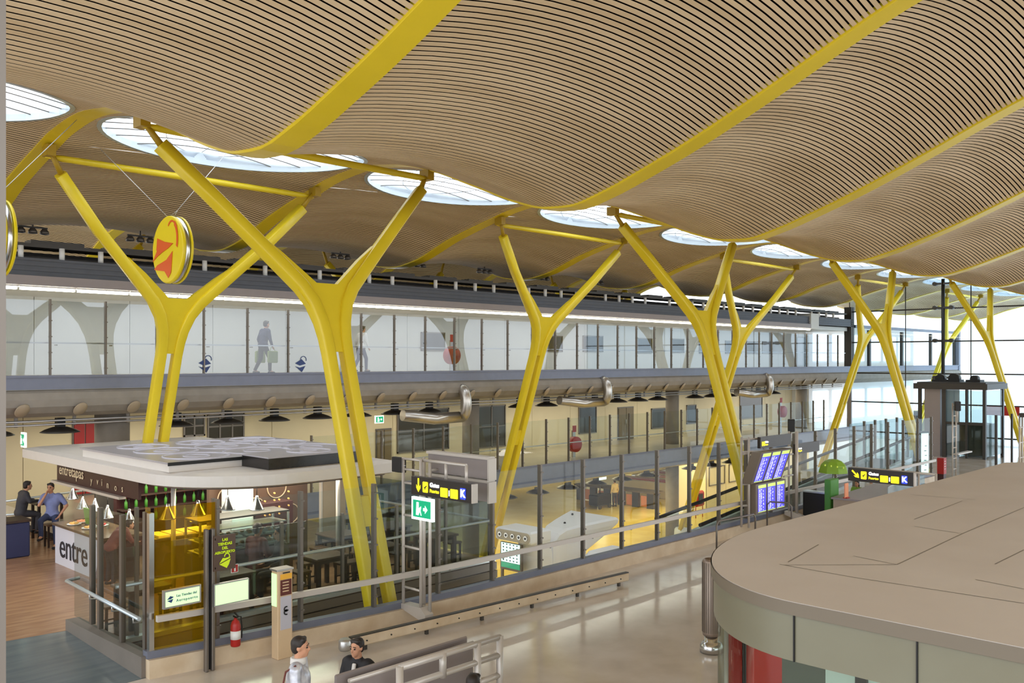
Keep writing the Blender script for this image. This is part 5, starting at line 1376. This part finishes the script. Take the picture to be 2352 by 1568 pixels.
MB().lathe([(.02, .05), (.2, .05), (.24, 0), (.2, -.1), (.02, -.1)], lp, 6, smooth=False).build('ceiling_lamp', 'alu_dark', t)
MB().lathe([(.02, .06), (.2, .06)], lp, 6, smooth=False).build('lamp_glow', 'display_white', t)
MB().box(7.72, 3.92, 2.12, .1, .95, .1, rx=-.75).build('inner_rail', 'alu', t); MB().box(7.76, 3.86, 2.06, .08, .8, .05, rx=-.75).build('lit_edge', 'showcase', t)
MB().box(7.86, 3.98, 1.75, .06, .6, .5, rx=-.75).build('lit_board', 'display_white', t)
MB().b2(7.3, 12, -4, 4.2, 0, .02).build('shop_floor', 'marble', t)
p = atz(1634, 1497, 0)
t = thing('vent_column', 'perforated round metal air column beside the shop kiosk', 'ventilation column', p)
zt2 = aty(1634, 1283, p.y).z
b = MB(); prof = []
b.lathe([(.15, .3), (.155, .34), (.155, zt2 - .03), (.13, zt2), (.11, zt2), (.1, zt2 - .1)], p, 26); b.build('casing', 'mesh_metal', t)
b = MB()
for k in range(26): a = 2 * PI * k / 26; b.tube([(p.x + .157 * math.cos(a), p.y + .157 * math.sin(a), .36), (p.x + .157 * math.cos(a), p.y + .157 * math.sin(a), zt2 - .05)], .006, 4, smooth=False)
b.build('fins', 'alu_dark', t)
MB().lathe([(.2, 0), (.2, .12), (.16, .18), (.12, .2), (.12, .3)], p, 22).build('foot', 'steel', t)

# ------------------------------------------------------------------ near seats, rails and bumper
t = thing('seat_back', 'long grey double panel back between the two nearest men', 'bench back', (6.7, 9.4, 0))
MB().b2(6.72, 8.85, 9.32, 9.36, .35, 1.07, bev=.015).build('front_panel', 'sign_panel_grey', t)
MB().b2(6.62, 8.88, 9.48, 9.52, .35, 1.13, bev=.015).build('rear_panel', 'sign_panel_grey', t)
MB().tube([(6.72, 9.34, 1.07), (8.85, 9.34, 1.07)], .03, 8).build('top_rail', 'tube_grey', t)
for x in (6.9, 7.8, 8.7): MB().b2(x - .03, x + .03, 9.36, 9.48, 0, 1.0).build('support', 'alu_dark', t)
t = thing('tube_rail', 'thick white tubular barrier in front of the grey panel back', 'barrier', (7.3, 8.95, 0))
yy = 8.95
X1_, X2_, X3_, X4_ = aty(918, 1540, yy).x, aty(1017, 1500, yy).x, aty(1097, 1480, yy).x, aty(1148, 1465, yy).x
zt2 = aty(1097, 1478, yy).z; zm = aty(1097, 1520, yy).z
for z in (zt2, zm): MB().tube([(X1_, yy, z), (X4_, yy, z)], .042, 10).build('rail', 'tube_grey', t)
for x in (X1_, X2_, X3_, X4_): MB().tube([(x, yy, zm - .05 if x == X2_ else 0), (x, yy, zt2 + .02)], .05, 10).build('upright', 'tube_grey', t)
MB().tube([(X3_, yy, zm - .28), (X4_, yy, zm - .28)], .042, 10).build('rail', 'tube_grey', t)
p, q = atz(806, 1500, 0), atz(1443, 1341, 0); ang, L = oriented(p, q)
t = thing('bumper_rail', 'low wooden bumper rail with dark top strip along the polished floor', 'bumper rail', p, ang)
MB().box(L / 2, 0, .17, L, .07, .17, bev=.02).build('plank', 'marble_kerb', t, local=True); MB().box(L / 2, .03, .265, L, .09, .025).build('strip', 'dark_steel', t, local=True)
b = MB()
for k in range(14): b.cyl((.3 + (L - .6) * k / 13, -.05, .17), .014, .02, 8, 'y')
b.build('bolt', 'black', t, local=True)
for k in range(6): MB().box(.3 + (L - .6) * k / 5, .02, .06, .06, .05, .12).build('foot', 'dark_steel', t, local=True)
MB().lathe([(.09, .08), (.11, .12), (.11, .24), (.08, .28)], (-.12, 0, 0), 14).build('end_cap', 'alu', t, local=True)
# window mullion at the camera's side: the gallery window the picture is taken through
wm = MB(); wm.b2(.30, .362, 1.2, 1.32, 2.0, 8.2); wo = struct('window_90', wm, 'alu_dark')
# ------------------------------------------------------------------ people
def caps(b, p, q, r0, r1, seg=12):
    p, q = Vector(p), Vector(q); d = q - p; L = d.length
    if L < 1e-5: return b.sph(p, r0, seg)
    d.normalize(); ref = Vector((0, 0, 1)) if abs(d.z) < .9 else Vector((1, 0, 0))
    N = (ref - d * ref.dot(d)).normalized(); B = d.cross(N)
    prof = [(r0 * math.sin(a), -r0 * math.cos(a)) for a in (.02, .45, .9, 1.3, PI / 2)] + [(r1 * math.cos(a), L + r1 * math.sin(a)) for a in (0, .3, .7, 1.1, PI / 2 - .02)]
    vs = [p + d * z + (N * math.cos(2 * PI * k / seg) + B * math.sin(2 * PI * k / seg)) * r for r, z in prof for k in range(seg)]
    n = len(prof)
    fs = [(i * seg + k, i * seg + (k + 1) % seg, (i + 1) * seg + (k + 1) % seg, (i + 1) * seg + k) for i in range(n - 1) for k in range(seg)]
    fs += [tuple(range(seg))[::-1], tuple((n - 1) * seg + k for k in range(seg))]
    return b.add(vs, fs, True)
def ell(b, c, r, rad, seg=14): return b.sph(c, 1., seg, (r[0] * rad, r[1] * rad, r[2] * rad))
def melt(b, name, m, parent, vox, smooth=4):
    me = bpy.data.meshes.new('t'); me.from_pydata(b.v, [], b.f); me.update()
    o = bpy.data.objects.new('t', me); COL.objects.link(o)
    r = o.modifiers.new('r', 'REMESH'); r.mode = 'VOXEL'; r.voxel_size = vox; r.use_smooth_shade = True
    s = o.modifiers.new('s', 'SMOOTH'); s.iterations = smooth; s.factor = .5
    return from_mods(o, name, m, parent)
DEF = dict(pel=(0, 0, .96), che=(.0, 0, 1.28), nek=(0, 0, 1.49), hed=(.03, 0, 1.64),
           sl=(0, .185, 1.42), el=(-.02, .25, 1.14), wl=(.06, .27, .90), sr=(0, -.185, 1.42), er=(-.02, -.25, 1.14), wr=(.06, -.27, .90),
           hl=(0, .09, .93), kl=(.03, .1, .51), al=(0, .1, .09), hr=(0, -.09, .93), kr=(.03, -.1, .51), ar=(0, -.1, .09))
def person(lab, loc, rz, pose, top, legs, hair='hair', shoe='cloth_black', vox=.016, scale=1., long_hair=False, sleeves=1., cap=None, extra=None, look=0., bag=None):
    t = thing('person', lab, 'person', loc, rz); t.scale = (scale,) * 3
    J = {k: Vector(v) for k, v in {**DEF, **pose}.items()}
    b = MB()
    up_ = (J['hed'] - J['nek']).normalized()
    # trunk
    caps(b, J['pel'] + Vector((0, .05, 0)), J['pel'] + Vector((0, -.05, 0)), .125, .125)
    caps(b, J['pel'], J['che'], .12, .135)
    caps(b, J['che'] + Vector((0, .07, 0)), J['sl'] * .8 + J['nek'] * .2, .11, .07); caps(b, J['che'] + Vector((0, -.07, 0)), J['sr'] * .8 + J['nek'] * .2, .11, .07)
    caps(b, J['sl'], J['sr'], .065, .065)
    caps(b, J['nek'] - up_ * .05, J['hed'] - up_ * .05, .058, .055)
    # head: skull, jaw, nose, ears, brow, lips, chin (faces the direction look)
    Hc = J['hed']; lk = look
    R = Matrix.Rotation(lk, 3, 'Z')
    hp = lambda x, y, z: Hc + R @ Vector((x, y, z))
    ell(b, hp(-.012, 0, .03), (.098, .078, .1), 1); ell(b, hp(.03, 0, -.035), (.062, .058, .075), 1)
    caps(b, hp(.055, 0, -.09), hp(.06, 0, -.08), .028, .03); caps(b, hp(.085, 0, .02), hp(.108, 0, -.022), .011, .016)
    caps(b, hp(.08, .035, .028), hp(.08, -.035, .028), .012, .012)
    caps(b, hp(.088, .016, -.055), hp(.088, -.016, -.055), .009, .009)
    for s in (1, -1): ell(b, hp(-.005, s * .079, -.002), (.022, .011, .033), 1, 10)
    # limbs
    for s, sh, e, w, h, k, a in ((1, 'sl', 'el', 'wl', 'hl', 'kl', 'al'), (-1, 'sr', 'er', 'wr', 'hr', 'kr', 'ar')):
        caps(b, J[sh], J[e], .056, .043); caps(b, J[e], J[w], .042, .028)
        caps(b, J[h], J[k], .088, .058); caps(b, J[k], J[a], .06, .04)
        caps(b, J[a], J[a] + Vector((.15, 0, -.045)), .042, .032)
        d = (J[w] - J[e]).normalized(); side = Vector((0, 0, 1)).cross(d)
        side = side.normalized() if side.length > .1 else Vector((1, 0, 0))
        nrm = d.cross(side)
        hd = J[w] + d * .05
        for f in range(4):
            off = side * (f - 1.5) * .019; ln = (.062, .075, .07, .055)[f]
            caps(b, J[w] + d * .01 + off * .6, hd + d * .035 + off, .016, .013, 8)
            caps(b, hd + d * .035 + off, hd + d * (.035 + ln * .55) + off + nrm * .012, .0105, .0095, 8)
            caps(b, hd + d * (.035 + ln * .55) + off + nrm * .012, hd + d * (.03 + ln) + off + nrm * .032, .0095, .008, 8)
        th = side * (.04 if s > 0 else -.04)
        caps(b, J[w] + d * .02 + th * .5, hd + th * 1.25 + nrm * .01, .015, .012, 8); caps(b, hd + th * 1.25 + nrm * .01, hd + d * .035 + th * 1.3 + nrm * .02, .011, .009, 8)
    body = melt(b, 'body', 'skin', t, vox, 3)
    # upper garment
    g = MB()
    caps(g, J['pel'] + Vector((0, .055, .0)), J['pel'] + Vector((0, -.055, .0)), .14, .14)
    caps(g, J['pel'], J['che'], .14, .152)
    caps(g, J['che'] + Vector((0, .075, 0)), J['sl'] * .8 + J['nek'] * .2, .122, .083); caps(g, J['che'] + Vector((0, -.075, 0)), J['sr'] * .8 + J['nek'] * .2, .122, .083)
    caps(g, J['sl'], J['sr'], .078, .078); caps(g, J['nek'] - up_ * .07, J['nek'] - up_ * .01, .075, .068)
    for sh, e, w in (('sl', 'el', 'wl'), ('sr', 'er', 'wr')):
        if sleeves >= 1: caps(g, J[sh], J[e], .074, .058); caps(g, J[e], J[e].lerp(J[w], .93), .057, .044)
        else: caps(g, J[sh], J[sh].lerp(J[e], .75), .074, .064)
    melt(g, 'jacket' if sleeves >= 1 else 'shirt', top, t, max(vox, .016), 4)
    g = MB()
    caps(g, J['pel'] + Vector((0, .05, -.02)), J['pel'] + Vector((0, -.05, -.02)), .136, .136)
    for h, k, a in (('hl', 'kl', 'al'), ('hr', 'kr', 'ar')): caps(g, J[h], J[k], .1, .072); caps(g, J[k], J[a] + (J[k] - J[a]) * .08, .072, .058)
    melt(g, 'trousers', legs, t, max(vox, .016), 4)
    g = MB()
    for a in ('al', 'ar'): caps(g, J[a] + Vector((-.03, 0, -.045)), J[a] + Vector((.17, 0, -.052)), .046, .038)
    melt(g, 'shoes', shoe, t, .016, 3)
    g = MB()
    ell(g, hp(-.024, 0, .048), (.1, .084, .094), 1); ell(g, hp(-.05, 0, -.0), (.07, .076, .085), 1); caps(g, hp(.035, .045, .098), hp(.04, -.045, .098), .03, .03)
    for s in (1, -1): caps(g, hp(-.01, s * .076, .04), hp(.012, s * .075, .005), .016, .008)
    if long_hair: ell(g, hp(-.06, 0, -.09), (.06, .085, .13), 1)
    melt(g, 'hair', cap or hair, t, .014, 3)
    ey = MB()
    for s in (1, -1): ey.sph(hp(.081, s * .031, .008), .0125, 8); caps(ey, hp(.09, s * .018, .034), hp(.082, s * .05, .034), .006, .005, 6)
    ey.build('eyes', 'black', t, local=True)
    if extra: extra(t, J)
    return t
# nearest walking man
p = Vector(tuple(atz(685, 1463, 1.76))); p.z = 0
def collar(t, J):
    b = MB().lathe([(.085, 0), (.098, .01), (.092, .075), (.08, .08)], J['nek'] - Vector((0, 0, .045)), 18); b.build('collar', 'cloth_white', t, local=True)
    MB().tube([J['sr'] + Vector((.02, -.03, .07)), J['sr'] + Vector((-.1, -.03, .0)), J['che'] + Vector((-.16, -.16, -.1)), J['pel'] + Vector((-.12, -.17, .05))], .012, 6).build('bag_strap', 'cloth_maroon', t, local=True)
person('person in a shiny silver jacket walking past the seats, dark short hair', (p.x, p.y, 0), -.78, dict(el=(-.1, .26, 1.15), wl=(.02, .28, .92), er=(.03, -.25, 1.15), wr=(.2, -.24, .97), kl=(-.05, .1, .5), al=(-.22, .1, .1), kr=(.16, -.1, .53), ar=(.2, -.1, .09)), 'cloth_silver', 'cloth_darkgrey', vox=.011, extra=collar)
# seated man behind the panel
SEAT = dict(pel=(0, 0, .52), che=(.01, 0, .86), nek=(.03, 0, 1.07), hed=(.06, 0, 1.22), sl=(.02, .185, 1.0), el=(.05, .26, .74), wl=(.28, .2, .66), sr=(.02, -.185, 1.0), er=(.05, -.26, .74), wr=(.28, -.2, .66), hl=(.02, .09, .5), kl=(.44, .12, .5), al=(.45, .12, .09), hr=(.02, -.09, .5), kr=(.44, -.12, .5), ar=(.45, -.12, .09))
p = atz(832, 1463, 1.36)
def stool_under(t, J):
    pass
def white_tee(t, J): MB().box(J['che'].x + .12, 0, J['che'].z + .1, .03, .06, .14, ry=-.25, bev=.01).build('shirt_front', 'cloth_white', t, local=True)
person('person in a black jacket sitting behind the grey panel back, short dark hair', (p.x, p.y + .06, .0), -2.85, SEAT, 'cloth_black', 'cloth_darkgrey', vox=.011, extra=white_tee, look=-.05)
t = thing('bench', 'dark bench seat under the man in black behind the panel', 'bench', (p.x, p.y, 0)); MB().box(p.x, p.y, .3, .5, .5, .07, bev=.02).build('seat', 'dark_steel', t); MB().box(p.x, p.y, .13, .08, .08, .27).build('leg', 'dark_steel', t)
p = atz(1083, 1552, 1.34)
person('person with black hair sitting by the tubular barrier, only the head showing', (p.x, p.y, 0), .4, SEAT, 'cloth_darkgrey', 'cloth_black', vox=.014)
t = thing('bench', 'dark bench seat under the person by the tubular barrier', 'bench', (p.x, p.y, 0)); MB().box(p.x, p.y, .3, .5, .5, .07, bev=.02).build('seat', 'dark_steel', t); MB().box(p.x, p.y, .13, .08, .08, .27).build('leg', 'dark_steel', t)
# gallery walkers
WALK = dict(che=(.06, 0, 1.28), nek=(.1, 0, 1.49), hed=(.14, 0, 1.64), sl=(.08, .185, 1.42), sr=(.08, -.185, 1.42), el=(.0, .25, 1.15), wl=(.1, .27, .92), er=(.1, -.25, 1.15), wr=(.18, -.26, .92), kl=(-.02, .1, .5), al=(-.26, .1, .1), kr=(.2, -.1, .52), ar=(.2, -.1, .09))
def bags(t, J):
    for w, s in (('wl', 1), ('wr', -1)):
        c = J[w]; MB().box(c.x, c.y + .02 * s, c.z - .36, .38, .12, .4, bev=.03).build('bag', 'bag_green', t, local=True)
        MB().tube([(c.x - .1, c.y + .02 * s, c.z - .17), (c.x - .06, c.y, c.z - .05), (c.x + .06, c.y, c.z - .05), (c.x + .1, c.y + .02 * s, c.z - .17)], .01, 5).build('bag_handle', 'bag_green', t, local=True)
p = aty(604, 853, GY + .6)
person('person in a blue waistcoat walking with two green bags along the upper gallery', (p.x, p.y, 4.62), .1, WALK, 'cloth_navy', 'cloth_black', vox=.02, extra=bags)
p = aty(828, 846, GY + 2.0)
person('person in pale clothes walking with a bag behind the nearest yellow column', (p.x, p.y, 4.62), .1, WALK, 'cloth_white', 'cloth_navy', vox=.022)
# cafe guests
p = atz(70, 1238, 0)
HIGH = dict(SEAT); HIGH = {k: (x, y, z + .28) for k, (x, y, z) in SEAT.items()}
HIGH.update(kl=(.4, .12, .72), al=(.36, .12, .3), kr=(.4, -.12, .72), ar=(.36, -.12, .3), el=(.14, .25, 1.1), wl=(.38, .1, 1.08), er=(.14, -.25, 1.1), wr=(.4, -.12, 1.08), che=(.06, 0, 1.12), nek=(.12, 0, 1.34), hed=(.18, 0, 1.48), sl=(.08, .185, 1.27), sr=(.08, -.185, 1.27))
m1 = Vector((8.6, 27.3, 0)); 
person('person in dark grey sitting at the tall table at the cafe edge, dark hair', m1, .05, HIGH, 'cloth_darkgrey', 'cloth_darkgrey', vox=.02, scale=1.06)
m2 = Vector((9.05, 26.2, 0))
HI2 = {k: (x, y, z + .02) for k, (x, y, z) in HIGH.items()}
HI2.update(nek=(.06, 0, 1.38), hed=(.1, 0, 1.53), sl=(.02, .2, 1.3), sr=(.02, -.2, 1.3), che=(.0, 0, 1.14), er=(.2, -.24, 1.1), wr=(.2, -.06, 1.4), el=(-.02, .36, 1.06), wl=(.16, .26, .84), kl=(.3, .2, .6), al=(.3, .22, .1))
person('person in a light blue short sleeved shirt leaning on a stool, hand at the mouth', m2, -2.3, HI2, 'cloth_blue', 'cloth_jeans', vox=.018, sleeves=.7, scale=1.05)
for c, lab in ((m1, 'tall dark stool under the man in dark grey'), (m2, 'tall dark stool under the man in light blue')):
    stool((c.x, c.y, 0), lab, 'tall stools at the bar table', .6)
BEND = dict(pel=(-.08, 0, .9), che=(.12, 0, 1.16), nek=(.3, 0, 1.3), hed=(.4, 0, 1.38), sl=(.22, .185, 1.26), sr=(.22, -.185, 1.26), el=(.34, .24, 1.02), wl=(.5, .16, .98), er=(.34, -.24, 1.02), wr=(.5, -.16, .98), hl=(-.08, .09, .88), hr=(-.08, -.09, .88), kl=(-.02, .14, .5), al=(-.06, .16, .09), kr=(-.02, -.12, .5), ar=(-.06, -.14, .09))
person('person in a maroon jacket bending over the lit serving counter', (8.45, 20.7, 0), .05, BEND, 'cloth_maroon', 'cloth_black', vox=.02, scale=.95)
for (u, v, lab, m_, rz) in ((588, 1262, 'person in brown seated behind the glass before the wine rack', 'cloth_maroon', .3), (648, 1305, 'person in black seated nearest behind the dark cafe glass', 'cloth_black', 2.9)):
    p = aty(u, v, 17.8 if u < 600 else 17.05); p.z = 0
    person(lab, (p.x, p.y, 0), rz, SEAT, m_, 'cloth_darkgrey', vox=.022, scale=1.12)
    stool((p.x, p.y, 0), 'low stool under the ' + lab.replace('person in', 'guest in').split(' seated')[0], 'low stools of seated guests', .42)
# lower floor and desk
p = atz(1412, 1163, -4.5)
person('person in a beige waistcoat standing at the orange security counter', p, 1.2, {}, 'cloth_beige', 'cloth_darkgrey', vox=.026)
for (u, v, m_, lh, lab, rz) in ((1970, 1121, 'cloth_green', True, 'person with long dark hair in green behind the service desk', 3.0), (1999, 1115, 'cloth_white', False, 'person with short dark hair in white behind the service desk', -.3)):
    p = aty(u, v, 12.55); ht = p.z; s = 1.0
    q = Vector((p.x, p.y, 0))
    s = max(.85, min(1.1, ht / 1.36))
    person(lab, q, rz, SEAT, m_, 'cloth_darkgrey', vox=.02, scale=s, long_hair=lh)
p = aty(1936, 1168, 11.2); 
person('person with reddish hair before the service desk, mostly hidden by the kiosk roof', (p.x, p.y, 0), 1.5, {k: v for k, v in SEAT.items()}, 'cloth_maroon', 'cloth_darkgrey', hair='cloth_maroon', vox=.022, scale=max(.6, p.z / 1.36))

# ------------------------------------------------------------------ light
w = bpy.data.worlds.new('sky'); sc.world = w; w.use_nodes = True
nt = w.node_tree; bg = nt.nodes['Background']
tc = nt.nodes.new('ShaderNodeTexCoord'); sx_ = nt.nodes.new('ShaderNodeSeparateXYZ'); rp = nt.nodes.new('ShaderNodeValToRGB')
mr = nt.nodes.new('ShaderNodeMapRange'); mr.inputs['From Min'].default_value = -1; mr.inputs['From Max'].default_value = 1
nt.links.new(tc.outputs['Generated'], sx_.inputs[0]); nt.links.new(sx_.outputs['Z'], mr.inputs['Value']); nt.links.new(mr.outputs[0], rp.inputs['Fac'])
rp.color_ramp.elements[0].position = .45; rp.color_ramp.elements[0].color = (.62, .63, .65, 1)
rp.color_ramp.elements[1].position = .56; rp.color_ramp.elements[1].color = (.89, .95, 1.0, 1)
nt.links.new(rp.outputs['Color'], bg.inputs['Color']); bg.inputs['Strength'].default_value = 1.9
def area(name, loc, rot, sx, sy, energy, col):
    l = bpy.data.lights.new(name, 'AREA'); l.shape = 'RECTANGLE'; l.size = sx; l.size_y = sy; l.energy = energy; l.color = col
    o = bpy.data.objects.new(name, l); COL.objects.link(o); o.location = loc; o.rotation_euler = rot
    o['kind'] = 'helper'
    return o
for k in range(6): area('gallery_lamp', (4 + 10 * k, 29.3, 3.3), (0, 0, 0), 8, 1.5, 70, (1, .9, .68))
for k in range(6): area('gallery_lamp', (4 + 10 * k, 28.7, 6.95), (0, 0, 0), 8, 1.2, 40, (1, .97, .92))
for k in range(5): area('lower_floor_lamp', (16 + 10 * k, 31, -.6), (0, 0, 0), 8, 5, 330, (1, .85, .5))
for k in range(3): area('lower_floor_lamp', (30 + 18 * k, 52, -.6), (0, 0, 0), 12, 10, 420, (1, .85, .5))
area('cafe_lamp', (11, 19.0, 2.35), (0, 0, 0), 3.5, 2.5, 130, (1, .88, .68))
area('cafe_lamp', (10.5, 22.5, 2.35), (0, 0, 0), 3.5, 2.5, 140, (1, .92, .78))
for k in range(4): area('pod_fill_light', (20 + 7 * k, 14.6, -.5), (math.radians(35), 0, 0), 5, .8, 90, (1, .97, .92))  # unseen fill lights, added to brighten the white pods on the lower floor
area('shop_lamp', (9.5, 2.5, 2.5), (0, 0, 0), 3, 4, 60, (.92, 1, .96))

vs_ = sc.view_settings
vs_.view_transform = 'Standard'; vs_.look = 'None'; vs_.exposure = .7; vs_.gamma = 1.0; vs_.use_curve_mapping = False
cy = sc.cycles
cy.transparent_max_bounces = 24; cy.max_bounces = 8; cy.diffuse_bounces = 5; cy.glossy_bounces = 3; cy.transmission_bounces = 4
cy.caustics_reflective = False; cy.caustics_refractive = False; cy.sample_clamp_indirect = 6.0
cy.use_denoising = True
